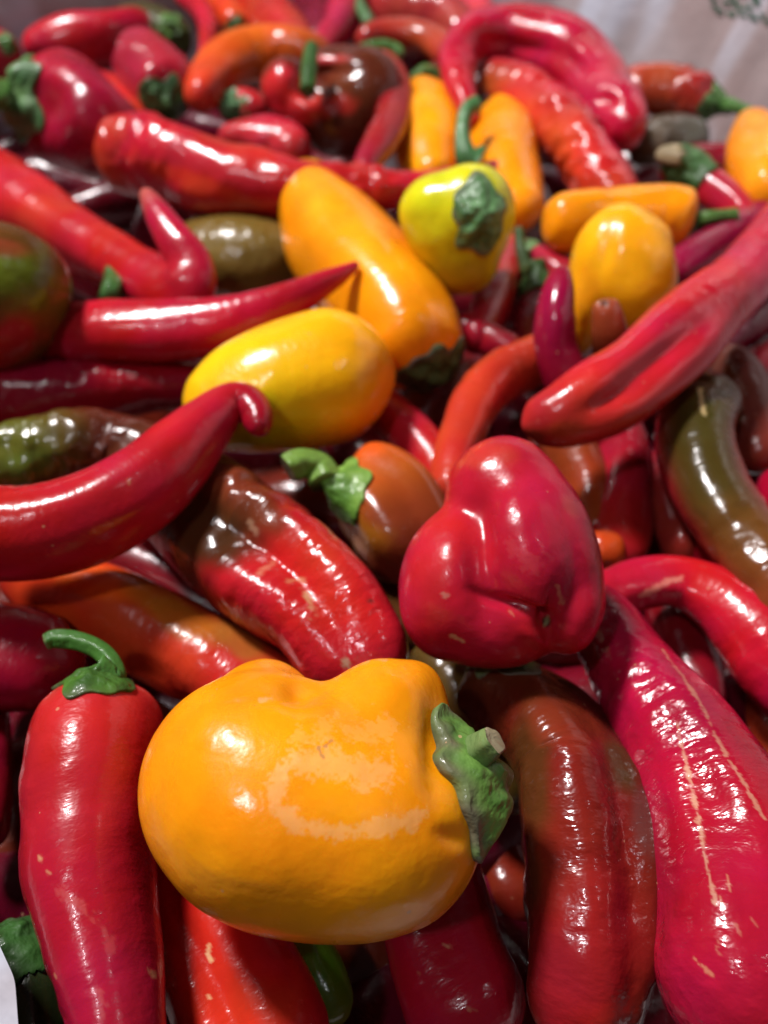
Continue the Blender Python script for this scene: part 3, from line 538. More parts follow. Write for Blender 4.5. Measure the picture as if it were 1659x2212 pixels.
P('bell_pepper', 'olive green bell pepper blushing red underneath at the picture edge', center=(-20, 640, .5), axis=(-1, -.1, -.2),
  lobes3=[(0, 610, 0, 148, 124, 130, 12), (-10, 700, -10, 128, 100, 120, -20), (-80, 640, 0, 120, 140, 120, 0)], blend=8, col=[(0, (.13, .05, .010))], mat='smooth', wr=.5, lump=1.2,
  patches=[(30, 590, 110, 70, 15, (.14, .19, .015), .95), (10, 535, 70, 26, 10, (.40, .05, .03), .6), (70, 660, 90, 60, -35, (.16, .13, .015), .8), (0, 745, 130, 60, -35, (.40, .010, .018), .95)])
P('chili_pepper', 'smooth red chili bent sharply up to a pale nipped tip', z=-1.4,
  pts=[(-140, 330, 70), (-50, 375, 80), (40, 440, 80), (140, 502, 70), (225, 550, 62), (300, 596, 58, -1.3), (365, 628, 58, -1.1), (410, 622, 56, -.7), (412, 572, 48, -.2), (380, 520, 39, .3), (346, 470, 29, .7), (322, 430, 18, 1.), (312, 412, 10, 1.1)],
  col=[(0, 'red'), (.45, (.54, .02, .02)), (.66, (.46, .010, .024)), (.95, 'crimson'), (1, (.50, .10, .08))], mat='smooth', wr=.4, cell=.9)
P('chili_pepper', 'dark red chili with a bent green stem behind the slim pointed chili', z=-2.9,
  pts=[(250, 640, 34), (200, 606, 46), (150, 580, 50), (90, 560, 45)], col='dark', mat='smooth', calyx=dict(r=40, rise=.4, points=5),
  stem=dict(z=-1.0, pts=[(240, 638, 22), (248, 600, 21), (238, 560, 20), (212, 530, 21), (200, 522, 19)], col=(.04, .12, .025), cut=.15, root_r=1.1))
P('pepper', 'murky olive pepper deep behind the upright chili finger', z=-3.6,
  pts=[(395, 520, 50), (460, 555, 84), (545, 570, 92), (640, 560, 80), (700, 540, 60)], col=[(0, (.16, .10, .02)), (.5, (.16, .10, .02)), (1, (.10, .05, .012))], mat='wrinkled', wr=.8)
P('chili_pepper', 'long bumpy red chili reaching behind the orange and lime peppers', z=-1.0,
  pts=[(205, 335, 46), (245, 335, 72), (315, 338, 84), (400, 358, 84), (480, 385, 82), (570, 402, 76), (660, 410, 66), (760, 412, 54), (860, 410, 44), (950, 400, 34), (1030, 380, 24), (1080, 356, 14), (1110, 336, 7)],
  col=[(0, (.50, .05, .015)), (.12, (.46, .010, .028)), (.35, (.48, .018, .020)), (1, (.46, .006, .022))], mat='wrinkled', wr=2.3, lump=2.2, caps=(.8, 1), patches=[(430, 400, 150, 26, 20, (.56, .05, .012), .7)])
P('bell_pepper', 'round deep crimson pepper with ragged green calyx at the left edge', z=-.9,
  pts=[(70, 235, 92), (120, 238, 112), (170, 258, 112), (220, 290, 98), (255, 320, 76)], col=[(0, (.36, .008, .03)), (1, (.28, .004, .022))], mat='bell', caps=(.8, 1), lump=1.4, wr=.5,
  dents=[(100, 235, 40, 50, 0, -16)], calyx=dict(r=84, rise=.5, points=5, jag=.22, crumple=1.3, thick=3, pow=1.4, axis=(-.85, .0, .60), col=(.05, .13, .04), col2=(.12, .24, .08), edgek=.3),
  stem=dict(z=1.2, root_r=1.2, pts=[(-10, 215, 22), (-40, 205, 20)], col='green'))
P('chili_pepper', 'small scarlet pepper between the round crimson one and the pink wrinkled one', z=-2.4, pts=[(160, 190, 40), (215, 200, 46), (255, 225, 44), (290, 262, 40), (310, 310, 36)], col=(.54, .02, .02), mat='smooth')
P('pepper', 'dusty pink red wrinkled pepper with a broad dark green calyx hanging down', z=-1.2, stem_end=1,
  pts=[(272, 125, 40), (300, 135, 62), (325, 160, 72), (350, 188, 68), (368, 212, 56)], col=[(0, (.38, .025, .05)), (1, (.34, .01, .03))], mat='wrinkled', wr=1.5, caps=(.9, .6), lump=1.6,
  calyx=dict(r=54, rise=.35, points=5, jag=.2, thick=2, axis=(.3, .75, .5), col=(.03, .09, .03), col2=(.06, .15, .04), edgek=.2))
P('chili_pepper', 'dark crimson pepper with a long white glare lying before the bag wall', z=-1.3, pts=[(52, 108, 24), (95, 98, 42), (160, 92, 54), (230, 84, 56), (290, 70, 48), (340, 60, 40)], col=[(0, (.44, .01, .03)), (1, (.30, .004, .024))], mat='smooth', wr=.4)
P('pepper', 'blackish green wrinkled pepper beside dark glare and a green calyx', z=-1.7, stem_end=1, pts=[(240, 110, 30), (265, 75, 48), (310, 68, 54), (355, 80, 52), (390, 92, 44)], col=[(0, (.07, .045, .02)), (1, (.05, .05, .015))], mat='wrinkled', wr=1.1, caps=(1, .6),
  calyx=dict(r=40, rise=.3, points=5, axis=(.8, .1, .7), col=(.03, .08, .02), edgek=.2))
P('pepper', 'pale pinkish pepper end with a small green stem at the top edge corner', z=-1.3, stem_end=1, pts=[(-70, 110, 60), (-20, 115, 58), (15, 118, 44), (35, 122, 34)], col=(.44, .03, .05), mat='mid', calyx=dict(r=24, rise=.7, points=4, axis=(.6, -.2, .7), col=(.05, .13, .04)))
P('chili_pepper', 'curved orange red pepper arching behind the pink wrinkled one', z=-1.2, pts=[(428, 222, 26), (442, 190, 44), (478, 150, 52), (530, 124, 56), (590, 116, 56), (650, 120, 52), (710, 132, 46)],
  col=[(0, (.54, .04, .018)), (.3, (.62, .08, .010)), (.6, (.60, .10, .010)), (1, (.40, .06, .01))], mat='smooth', lump=.8)
P('chili_pepper', 'thin red chili hanging upright near the far edge beside orange one', z=-1.0, pts=[(395, -20, 26), (432, 15, 26), (448, 50, 22), (446, 90, 18), (436, 122, 9)], col=(.48, .012, .03), mat='mid')
P('chili_pepper', 'orange scarlet pepper with glints and dark green calyx at the far edge', z=-1.5, stem_end=1, pts=[(455, -40, 40), (475, 0, 38), (500, 35, 34), (515, 58, 28)], col=(.60, .05, .012), mat='wrinkled', wr=1.1, calyx=dict(r=30, rise=.25, points=5, axis=(.2, .9, .3), col='dgreen', edgek=.2))
P('bell_pepper', 'dull scarlet pepper widening down from a dark green calyx at the far edge', z=-1.7, pts=[(545, -5, 50), (572, 30, 56), (605, 70, 58), (640, 115, 54), (665, 160, 46)], col=[(0, (.42, .03, .012)), (1, (.46, .02, .014))], mat='smooth', caps=(.5, 1),
  calyx=dict(r=56, rise=.25, points=5, axis=(-.3, -.9, .5), col=(.03, .08, .02), col2=(.05, .11, .03), edgek=.2))
P('bell_pepper', 'squat pepper part scarlet part brown black with upright green stem in its hollow', center=(720, 225, -1.2), axis=(-.35, -.75, .8),
  lobes3=[(625, 195, 20, 58, 60, 70, 0), (680, 235, 40, 70, 50, 70, 0), (790, 225, 0, 92, 108, 100, 0), (740, 165, -50, 95, 52, 80, 0), (725, 270, 20, 74, 60, 80, 0)], blend=9, col=[(0, (.10, .02, .008))], mat='smooth', wr=.2, lump=.5,
  dents=[(672, 185, 30, 24, 0, -34), (700, 150, 60, 14, 0, -12)], patches=[(620, 190, 80, 72, 0, (.54, .02, .022), 1.), (690, 225, 80, 28, 0, (.46, .02, .02), .8), (700, 128, 60, 14, 0, (.5, .04, .04), .9), (660, 250, 90, 24, -10, (.38, .012, .014), .8), (720, 160, 50, 40, 0, (.16, .03, .010), .7)],
  stem=dict(z=-.4, root=False, pts=[(666, 196, 17, .9), (667, 165, 17, 1.2), (671, 128, 16, 1.5), (674, 100, 14, 1.7)], col=(.03, .10, .015), cut=.2))
P('chili_pepper', 'brick red curved pepper with an arched green stem over its shoulder', z=-.8, pts=[(808, 128, 26, -.9), (832, 155, 34), (850, 200, 38), (848, 255, 40), (825, 305, 36), (800, 345, 32), (780, 380, 24)], col=[(0, (.46, .04, .018)), (.5, (.30, .014, .014)), (1, (.28, .008, .02))], mat='smooth', wr=.5,
  calyx=dict(r=26, rise=.4, points=5, axis=(-.7, -.5, .6), col=(.04, .12, .03)), stem=dict(z=-.2, root=False, pts=[(762, 142, 20, -.9), (768, 122, 16, -.5), (795, 104, 13, -.2), (830, 98, 12, -.1), (858, 108, 12, -.3), (864, 120, 11, -.5)], col=(.06, .17, .035), cut=.2))
P('pepper', 'rose red pepper shoulder showing above the long bumpy chili', z=-2.2, pts=[(470, 300, 24), (520, 300, 40), (575, 305, 52), (615, 315, 50), (650, 345, 40)], col=(.44, .02, .04), mat='mid', wr=.8)
P('pepper', 'little red pepper topped by a mint green calyx above the bumpy chili', z=-2.2, pts=[(490, 245, 26), (510, 228, 34), (540, 230, 36), (565, 250, 32)], col=(.42, .015, .015), mat='smooth', calyx=dict(r=40, rise=.35, points=5, axis=(-.35, .25, .9), col=(.06, .17, .06), col2=(.15, .30, .14), edgek=.1))
P('chili_pepper', 'magenta red pepper leaning up to the far edge behind the squat brown one', z=-1.0, pts=[(765, -40, 40), (752, 5, 42), (735, 50, 38), (705, 90, 28), (684, 125, 18), (675, 150, 10)], col=(.40, .008, .04), mat='smooth')
P('pepper', 'deep wine pepper in shade at the far edge next to the magenta one', z=-2.6, pts=[(650, -50, 40), (670, 0, 46), (690, 50, 44), (700, 110, 36)], col='wine', mat='smooth')
P('pepper', 'hazy brick pepper at the far edge with a small green stem beside it', z=-1.3, pts=[(800, -30, 50), (850, 10, 56), (910, 28, 60), (970, 50, 54), (1010, 90, 40)], col=(.32, .03, .025), mat='mid', wr=.7,
  stem=dict(z=-.7, root=False, pts=[(770, -12, 12, -.3), (780, 18, 12, -.4), (795, 45, 14, -.6), (798, 55, 12, -.7)], col=(.06, .15, .05), cut=.1))
P('chili_pepper', 'rusty orange curved chili below the hazy brick pepper', z=-.9, pts=[(775, 92, 26), (815, 78, 34), (870, 76, 36), (925, 88, 34), (970, 115, 34), (985, 150, 30)], col=[(0, (.36, .02, .02)), (.5, (.36, .05, .015)), (1, (.40, .03, .02))], mat='smooth')
P('pepper', 'tiny dark green calyx and stalk end between rusty chili and orange pepper', z=-1.8, pts=[(900, 190, 24), (925, 172, 30), (955, 165, 30), (985, 175, 24)], col=[(0, (.08, .03, .015)), (1, (.16, .012, .01))], mat='wrinkled', calyx=dict(r=36, rise=.5, points=5, crumple=2, axis=(-.1, -.1, 1), col=(.03, .07, .02), edgek=.6))
P('pepper', 'rose pink pepper end rising past the far edge by the arching crimson pepper', z=-1.3, pts=[(985, -60, 46), (1005, -10, 46), (1030, 30, 42), (1050, 80, 36)], col=(.50, .03, .05), mat='smooth')
P('pepper', 'large crimson horseshoe shaped pepper arching high before the plastic wall', z=.0,
  pts=[(1020, 265, 18, -.8), (1004, 225, 26, -.6), (988, 175, 32, -.3), (988, 125, 40, 0), (1022, 90, 50, .2), (1085, 78, 58, .2), (1155, 90, 66, .1), (1225, 120, 70, 0), (1285, 175, 68, -.2), (1325, 235, 60, -.4), (1352, 285, 44, -.6), (1360, 305, 30, -.7)],
  col=[(0, (.48, .012, .03)), (.4, (.40, .006, .035)), (1, (.44, .006, .034))], mat='wrinkled', wr=1.5, lump=1.6, dents=[(1120, 100, 80, 20, 10, -16), (1235, 130, 40, 20, 40, -12), (1310, 215, 24, 16, 0, -10)])
P('pepper', 'red and orange wrinkled pepper curving down under the horseshoe pepper', z=-1.1,
  pts=[(1035, 165, 30), (1070, 172, 44), (1120, 195, 54), (1180, 238, 58), (1235, 295, 60), (1280, 360, 62, -1.5), (1315, 430, 64, -2.1), (1345, 500, 60, -2.8)],
  col=[(0, (.16, .05, .012)), (.12, (.28, .05, .015)), (.3, (.52, .03, .02)), (1, (.54, .03, .015))], mat='wrinkled', wr=2.4, lump=1.4, sides=[(180, 50, (.46, .008, .03), .95), (50, 40, (.58, .07, .014), .55)])
P('pepper', 'brick red dimpled pepper with green stem pointing to the right edge', z=-1.4, stem_end=1, pts=[(1330, 190, 50), (1380, 192, 54), (1440, 198, 56), (1495, 210, 54), (1540, 222, 42)], col=[(0, (.34, .03, .015)), (.5, (.30, .035, .014)), (1, (.30, .02, .016))], mat='wrinkled', wr=2.0, lump=2.6, caps=(1, .6),
  calyx=dict(r=40, rise=.9, points=4, pow=1.5, col=(.05, .12, .03), col2=(.09, .18, .05), edgek=.1), stem=dict(z=-1.0, root_r=1.3, pts=[(1580, 228, 14), (1610, 238, 11), (1640, 248, 10)], col=(.07, .18, .04), cut=.1))
P('pepper', 'murky grey green pepper lying in shade under the brick red one', z=-2.6, pts=[(1380, 330, 40), (1420, 300, 48), (1470, 300, 48), (1530, 315, 40)], col=[(0, (.09, .06, .03)), (1, (.10, .10, .08))], mat='wrinkled', wr=.8)
P('chili_pepper', 'slim red chili with swirling dark green calyx and dried tan stub', z=-1.2, pts=[(1432, 352, 44), (1480, 372, 44), (1530, 402, 40), (1580, 438, 36), (1620, 478, 30), (1650, 520, 22)], col=[(0, (.34, .01, .02)), (.5, (.44, .01, .03)), (1, (.40, .008, .03))], mat='mid', wr=.6,
  calyx=dict(r=54, rise=.45, points=5, jag=.15, thick=2.5, axis=(-.3, .1, 1), col=(.03, .09, .02), col2=(.07, .17, .05), edgek=.1), stem=dict(z=-.2, root_r=1.0, pts=[(1432, 335, 15, -.4), (1455, 325, 13, -.2), (1470, 328, 11, -.1)], col=(.28, .22, .12), cut=.6))
P('chili_pepper', 'dark red chili behind the swirling green calyx', z=-2.2, pts=[(1450, 360, 38), (1520, 352, 42), (1590, 365, 44), (1650, 380, 42)], col='dark', mat='mid')
P('chili_pepper', 'plum purple chili running along behind the long crimson pepper', z=-1.6, pts=[(1440, 600, 36), (1500, 560, 44), (1570, 520, 48), (1640, 480, 50), (1720, 430, 50)], col=(.24, .004, .034), mat='smooth')
P('chili_pepper', 'dusky plum chili in shade below the long crimson pepper at the edge', z=-2.4, pts=[(1510, 770, 40), (1570, 730, 56), (1640, 680, 62), (1730, 620, 60)], col=(.16, .003, .022), mat='smooth')
P('chili_pepper', 'red chili sliver at the right edge beside the mauve brown pepper', z=-2.4, pts=[(1610, 800, 30), (1660, 770, 36), (1740, 735, 38), (1840, 700, 34)], col=(.44, .008, .02), mat='smooth')
P('chili_pepper', 'magenta chili end at the right edge behind the olive pepper', z=-2.6, pts=[(1640, 1090, 60), (1690, 1080, 70), (1780, 1062, 72), (1880, 1060, 64), (1980, 1080, 50)], col=(.40, .004, .03), mat='smooth')
P('pepper', 'shaded dark pepper with green calyx at the right edge by the mauve one', z=-3.4, pts=[(1650, 860, 40), (1680, 920, 60), (1690, 1000, 60)], col=(.12, .01, .01), mat='smooth', calyx=dict(r=44, rise=.4, points=5, axis=(-.4, -.3, .8), col=(.03, .08, .02)))
# ---- middle gap
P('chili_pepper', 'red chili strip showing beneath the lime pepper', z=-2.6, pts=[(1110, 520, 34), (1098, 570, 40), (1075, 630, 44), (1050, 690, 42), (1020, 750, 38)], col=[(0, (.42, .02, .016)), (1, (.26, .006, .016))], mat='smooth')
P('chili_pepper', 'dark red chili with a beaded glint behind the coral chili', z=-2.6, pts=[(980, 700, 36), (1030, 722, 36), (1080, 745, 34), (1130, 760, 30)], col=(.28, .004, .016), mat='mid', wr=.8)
P('chili_pepper', 'dark pepper carrying a tall shaded green stem beside the purple finger', z=-2.8, pts=[(1155, 620, 30), (1165, 670, 50), (1160, 740, 54), (1150, 800, 50)], col=(.12, .004, .01), mat='smooth',
  calyx=dict(r=50, rise=.7, points=5, axis=(-.1, -.6, .8), col=(.02, .06, .015), col2=(.04, .10, .03), edgek=.2), stem=dict(z=-1.6, root_r=1.4, pts=[(1140, 580, 16, -2), (1126, 540, 12, -1.6), (1120, 495, 10, -1.2)], col=(.03, .07, .015), cut=.2))
P('chili_pepper', 'small pink red chili with pale green nub under the sideways orange pepper', z=-2.4, pts=[(1135, 530, 18), (1165, 560, 30), (1200, 585, 36), (1240, 610, 36)], col=(.34, .012, .03), mat='smooth', calyx=dict(r=20, rise=.5, points=4, axis=(-.5, -.3, .8), col=(.10, .18, .08)))
P('chili_pepper', 'crimson chili descending between the orange calyx and the coral chili', z=-2.3, pts=[(800, 850, 40), (850, 905, 50), (900, 965, 54), (950, 1030, 54), (1000, 1100, 50)], col=[(0, (.34, .005, .018)), (1, (.46, .012, .018))], mat='smooth', wr=.5)
P('bell_pepper', 'tangerine and brown pepper with a snapped pale green stem in the centre', z=-1.8,
  pts=[(748, 1035, 66), (790, 1055, 100), (840, 1100, 112), (885, 1165, 108), (930, 1240, 90)], col=[(0, (.52, .10, .012)), (.35, (.42, .075, .010)), (.65, (.20, .03, .008)), (1, (.12, .012, .008))], mat='smooth', caps=(.5, 1), pw=(2.6, 2), wr=.15, lump=.8, lobes=[(4, .09, 1.2, .4)],
  patches=[(770, 1150, 80, 50, 20, (.36, .12, .010), .8), (790, 965, 50, 25, 10, (.62, .10, .010), .8)],
  calyx=dict(r=54, rise=.8, points=5, jag=.10, thick=2.5, crumple=.7, axis=(-.70, -.12, .70), col=(.08, .20, .025), col2=(.17, .33, .05), edgek=.3),
  stem=dict(z=-.3, root_r=1.2, pts=[(690, 1010, 31, -.5), (655, 1002, 32, -.3), (630, 1010, 33, -.2), (622, 1014, 30, -.2)], col=(.14, .26, .04), cut=1.0))
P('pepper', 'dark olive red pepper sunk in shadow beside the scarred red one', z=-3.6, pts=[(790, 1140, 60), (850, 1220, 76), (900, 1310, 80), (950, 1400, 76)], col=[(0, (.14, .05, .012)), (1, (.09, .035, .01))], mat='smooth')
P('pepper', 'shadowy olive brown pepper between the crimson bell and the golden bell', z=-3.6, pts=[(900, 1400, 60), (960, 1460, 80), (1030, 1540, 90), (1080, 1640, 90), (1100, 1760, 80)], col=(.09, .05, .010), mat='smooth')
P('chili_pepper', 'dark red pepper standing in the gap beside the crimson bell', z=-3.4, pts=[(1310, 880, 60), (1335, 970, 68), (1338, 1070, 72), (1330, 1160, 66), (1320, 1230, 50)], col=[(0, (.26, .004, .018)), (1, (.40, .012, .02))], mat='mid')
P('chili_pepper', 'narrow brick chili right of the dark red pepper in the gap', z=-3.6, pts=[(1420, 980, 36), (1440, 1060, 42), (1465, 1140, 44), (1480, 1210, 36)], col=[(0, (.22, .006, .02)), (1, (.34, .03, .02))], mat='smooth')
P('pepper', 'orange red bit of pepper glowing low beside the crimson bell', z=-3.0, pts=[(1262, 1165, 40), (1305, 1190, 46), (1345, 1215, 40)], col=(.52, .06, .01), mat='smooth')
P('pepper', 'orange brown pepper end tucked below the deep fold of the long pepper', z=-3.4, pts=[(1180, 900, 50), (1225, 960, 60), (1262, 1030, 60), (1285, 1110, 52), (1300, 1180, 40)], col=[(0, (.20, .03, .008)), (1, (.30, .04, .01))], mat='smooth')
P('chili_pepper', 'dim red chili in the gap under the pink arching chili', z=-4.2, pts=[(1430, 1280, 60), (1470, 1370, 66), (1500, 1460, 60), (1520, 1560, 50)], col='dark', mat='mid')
# ---- bottom left
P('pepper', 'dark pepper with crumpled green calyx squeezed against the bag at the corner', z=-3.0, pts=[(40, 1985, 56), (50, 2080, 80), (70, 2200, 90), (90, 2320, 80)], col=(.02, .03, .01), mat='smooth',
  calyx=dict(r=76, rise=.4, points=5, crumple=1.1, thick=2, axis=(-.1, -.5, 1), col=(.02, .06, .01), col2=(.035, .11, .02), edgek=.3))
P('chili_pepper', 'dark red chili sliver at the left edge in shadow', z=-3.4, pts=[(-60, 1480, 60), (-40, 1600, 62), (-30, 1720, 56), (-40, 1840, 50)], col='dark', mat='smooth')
P('chili_pepper', 'dim orange red pepper deep in the shadow right of the golden bell', z=-6.0, pts=[(1060, 1700, 40), (1085, 1800, 60), (1100, 1900, 66), (1110, 2010, 60)], col=(.16, .010, .006), mat='smooth')  # skin colour lowered to stand in for the deep shade here
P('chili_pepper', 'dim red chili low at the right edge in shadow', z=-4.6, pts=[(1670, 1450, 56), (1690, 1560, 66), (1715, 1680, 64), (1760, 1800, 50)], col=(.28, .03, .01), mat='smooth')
DZ = {}

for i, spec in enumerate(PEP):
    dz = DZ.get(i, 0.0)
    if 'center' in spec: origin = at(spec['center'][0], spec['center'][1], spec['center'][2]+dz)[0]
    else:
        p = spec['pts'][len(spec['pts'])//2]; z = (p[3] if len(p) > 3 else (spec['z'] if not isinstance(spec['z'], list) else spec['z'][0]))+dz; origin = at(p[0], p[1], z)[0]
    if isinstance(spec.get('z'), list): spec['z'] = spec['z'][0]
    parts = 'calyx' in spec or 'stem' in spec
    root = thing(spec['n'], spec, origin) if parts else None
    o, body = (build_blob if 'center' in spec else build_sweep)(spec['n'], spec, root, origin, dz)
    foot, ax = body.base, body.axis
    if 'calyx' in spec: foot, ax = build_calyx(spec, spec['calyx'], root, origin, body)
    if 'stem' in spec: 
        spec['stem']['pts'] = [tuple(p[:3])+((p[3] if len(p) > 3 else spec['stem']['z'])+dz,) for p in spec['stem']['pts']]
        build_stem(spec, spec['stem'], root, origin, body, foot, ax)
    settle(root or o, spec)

# ------------------------------------------------------------------ peppers deep in the pile, glimpsed in the gaps
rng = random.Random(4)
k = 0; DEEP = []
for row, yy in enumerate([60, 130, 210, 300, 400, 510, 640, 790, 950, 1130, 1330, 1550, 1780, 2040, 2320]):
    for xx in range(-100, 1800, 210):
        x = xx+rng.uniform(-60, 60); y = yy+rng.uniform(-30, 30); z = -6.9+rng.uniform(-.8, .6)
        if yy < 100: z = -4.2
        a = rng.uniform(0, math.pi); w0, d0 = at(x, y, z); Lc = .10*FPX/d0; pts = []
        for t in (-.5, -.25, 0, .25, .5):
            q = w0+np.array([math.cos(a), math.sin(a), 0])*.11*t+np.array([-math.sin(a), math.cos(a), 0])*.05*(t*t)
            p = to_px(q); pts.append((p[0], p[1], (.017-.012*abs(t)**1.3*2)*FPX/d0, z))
        spec = dict(n='chili_pepper', label='red chili with shade put into its colour, lying deep down in a gap of the pile', group='peppers deep in the gaps of the pile', pts=pts, z=z, seed=900+k, col=rng.choice([(.14, .004, .012), (.10, .003, .014), (.13, .014, .006), (.09, .003, .010)]), mat='mid', cell=3.0)  # reds darkened so the shade of the gaps sits in the skin colour
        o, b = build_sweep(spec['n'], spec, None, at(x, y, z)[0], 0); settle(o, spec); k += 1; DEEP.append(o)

bpy.context.view_layer.update()
dg = bpy.context.evaluated_depsgraph_get(); seen = set()
for yy in range(4, 2212, 11):
    for xx in range(4, 1659, 11):
        d = unit(RC @ np.array([(xx-PW/2)/FPX, -(yy-PH/2)/FPX, -1.0])); h = S.ray_cast(dg, Vector(CP), Vector(d))
        if h[0]: seen.add(h[4].name)
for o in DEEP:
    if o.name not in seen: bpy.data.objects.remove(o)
print('unseen', [(o.name, o.get('label')) for o in S.objects if o.get('category') and o.type == 'MESH' and o.name not in seen])

# ------------------------------------------------------------------ the plastic bag round the pile, and the ground
def bag_material():
    m = bpy.data.materials.new('bag_film'); m.use_nodes = True; nt = m.node_tree; L = nt.links; b = nt.nodes['Principled BSDF']
    tc = N(nt, 'ShaderNodeTexCoord')
    n = N(nt, 'ShaderNodeTexNoise'); n.inputs['Scale'].default_value = 9; n.inputs['Detail'].default_value = 3; L.new(tc.outputs['Object'], n.inputs['Vector'])
    r = N(nt, 'ShaderNodeValToRGB'); r.color_ramp.elements[0].color = (.34, .26, .25, 1); r.color_ramp.elements[1].color = (.42, .37, .38, 1); r.color_ramp.elements[0].position = .35; r.color_ramp.elements[1].position = .68
    L.new(n.outputs['Fac'], r.inputs[0]); L.new(r.outputs[0], b.inputs['Base Color'])
    mp = N(nt, 'ShaderNodeMapping'); mp.inputs['Rotation'].default_value = (.5, .9, .3); mp.inputs['Scale'].default_value = (14, 60, 10); L.new(tc.outputs['Object'], mp.inputs['Vector'])
    n3 = N(nt, 'ShaderNodeTexNoise'); n3.inputs['Scale'].default_value = .55; n3.inputs['Detail'].default_value = 2; L.new(mp.outputs[0], n3.inputs['Vector'])
    r3 = N(nt, 'ShaderNodeMapRange'); L.new(n3.outputs['Fac'], r3.inputs[0]); r3.inputs[1].default_value = .56; r3.inputs[2].default_value = .70
    mx = N(nt, 'ShaderNodeMix', data_type='RGBA'); L.new(r3.outputs[0], mx.inputs[0]); L.new(r.outputs[0], mx.inputs[6]); mx.inputs[7].default_value = (.60, .63, .72, 1); L.new(mx.outputs[2], b.inputs['Base Color'])  # pale streaks: stretched film, with fold highlights painted into the colour
    b.inputs['Roughness'].default_value = .34; b.inputs['Transmission Weight'].default_value = .0; b.inputs['Coat Weight'].default_value = .3; b.inputs['Coat Roughness'].default_value = .15
    n2 = N(nt, 'ShaderNodeTexNoise'); n2.inputs['Scale'].default_value = 60; n2.inputs['Detail'].default_value = 4; L.new(tc.outputs['Object'], n2.inputs['Vector'])
    bp = N(nt, 'ShaderNodeBump'); bp.inputs['Distance'].default_value = .002; bp.inputs['Strength'].default_value = .7; L.new(n2.outputs['Fac'], bp.inputs['Height']); L.new(bp.outputs[0], b.inputs['Normal'])
    return m
plan = np.array([(-.035, -.06), (-.050, -.02), (-.0642, .0185), (-.0712, .0301), (-.095, .055), (-.155, .12), (-.22, .25), (-.27, .40), (-.24, .53), (-.12, .60), (.02, .61), (.13, .56), (.20, .46), (.235, .36), (.215, .24), (.165, .11), (.14, -.02), (.12, -.12), (.04, -.16), (-.02, -.14)])
nu, nv = 360, 60
u = np.linspace(0, len(plan), nu, endpoint=False)
PE = np.vstack([plan[-3:], plan, plan[:4]]); cu = spline(np.hstack([PE, np.zeros((len(PE), 1))]), u+3)[:, :2]
ctr = np.array([0, .24]); G = np.zeros((nv, nu, 3))
near = 1-sstep(.03, .20, cu[:, 1])
for j in range(nv):
    v = j/(nv-1); z = -.085+v*(.30*(1-near)+.083*near); out = (1+(.22*v**1.3)*(1-near)+.75*(1-v)*near)[:, None]
    G[j, :, :2] = ctr+(cu-ctr)*out; G[j, :, 2] = z
flat = G.reshape(-1, 3)
dirn = unit(np.hstack([flat[:, :2]-ctr, np.zeros((len(flat), 1))]))
fold = noise(flat, (9, 9, 4), 77)*.016+noise(flat@np.array([[1, 0, .9], [0, 1, .5], [0, 0, .6]]), (26, 26, 9), 78)*.007+np.abs(noise(flat@np.array([[1, .3, 1.2], [0, 1, -.8], [0, 0, .4]]), (34, 34, 14), 79))*-.008
fk = (np.tile(1-near, nv)*.92+.06)
flat = flat+dirn*(fold*fk)[:, None]
g = flat.reshape(nv, nu, 3)
V = np.vstack([g.reshape(-1, 3), [ctr[0], ctr[1], -.088], [0, 0, 0]])
fc = grid_faces(nv, nu); tri = fc[1][:nu]          # closed at the bottom only
bag = bpy.data.objects.new('plastic_bag', None); S.collection.objects.link(bag); bag.location = (0, .24, -.088)
o = make_mesh('film', V[:-1]-np.array([0, .24, -.088]), [fc[0], tri], bag_material(), bag)
bag['label'] = 'crinkled pinkish grey plastic bag lining behind and around the heap of peppers'; bag['category'] = 'bag'
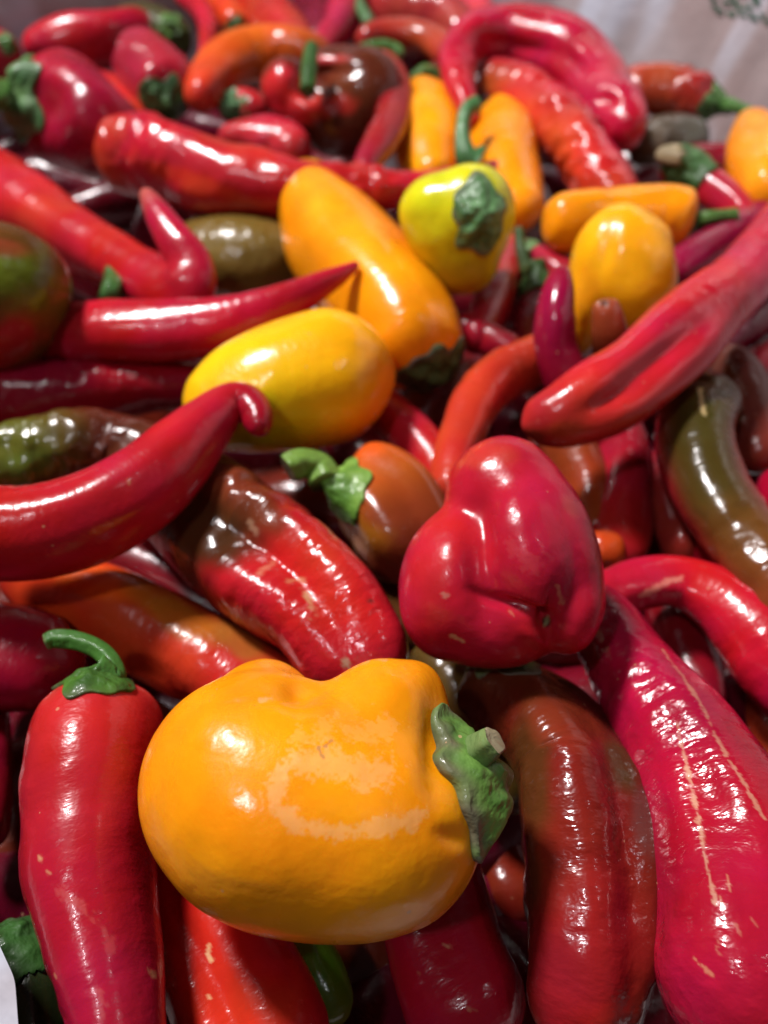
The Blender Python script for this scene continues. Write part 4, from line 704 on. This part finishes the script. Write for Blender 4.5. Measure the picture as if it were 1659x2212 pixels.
# print on the bag: a small dark green pattern of blocks on the far corner
pm = bpy.data.materials.new('green_print'); pm.use_nodes = True; pb = pm.node_tree.nodes['Principled BSDF']; pb.inputs['Base Color'].default_value = (.012, .10, .055, 1); pb.inputs['Roughness'].default_value = .4
gp = to_px(g.reshape(-1, 3)).reshape(nv, nu, 2)
faces = []; VV = []
from mathutils.bvhtree import BVHTree
bv = BVHTree.FromPolygons([tuple(p) for p in V[:-1]], [tuple(f) for f in fc[0]])
def on_bag(x, y):
    d = unit(RC @ np.array([(x-PW/2)/FPX, -(y-PH/2)/FPX, -1.0])); h = bv.ray_cast(Vector(CP), Vector(d))
    return None if h[0] is None else np.array(h[0])-d*.0012
rr_ = random.Random(8)
for bx in range(0, 8):
    for by in range(-3, 3):
        x = 1532+bx*26+by*6+rr_.uniform(-3, 3); y = -6+by*13+bx*5+rr_.uniform(-2, 2)
        if rr_.random() < .2: continue
        wq, hq = rr_.uniform(12, 20), rr_.uniform(6, 10)
        q = [on_bag(x+a_, y+b_) for a_, b_ in ((0, 0), (wq, wq*.22), (wq, wq*.22+hq), (0, hq))]
        if any(t is None for t in q): continue
        n0 = len(VV); VV += q; faces.append((n0, n0+1, n0+2, n0+3))
if faces:
    o = make_mesh('green_print', np.array(VV)-np.array([0, .24, -.088]), [np.array(faces)], pm, bag)
gm = bpy.data.materials.new('dark_ground'); gm.use_nodes = True; gb = gm.node_tree.nodes['Principled BSDF']; gb.inputs['Roughness'].default_value = .8
gn = N(gm.node_tree, 'ShaderNodeTexNoise'); gn.inputs['Scale'].default_value = 30; gr = N(gm.node_tree, 'ShaderNodeValToRGB'); gr.color_ramp.elements[0].color = (.05, .045, .04, 1); gr.color_ramp.elements[1].color = (.12, .11, .10, 1)
gm.node_tree.links.new(gn.outputs['Fac'], gr.inputs[0]); gm.node_tree.links.new(gr.outputs[0], gb.inputs['Base Color'])
o = make_mesh('ground', np.array([(-2, -2, -.105), (2, -2, -.105), (2, 3, -.105), (-2, 3, -.105)]), [np.array([[0, 1, 2, 3]])], gm); o['kind'] = 'structure'
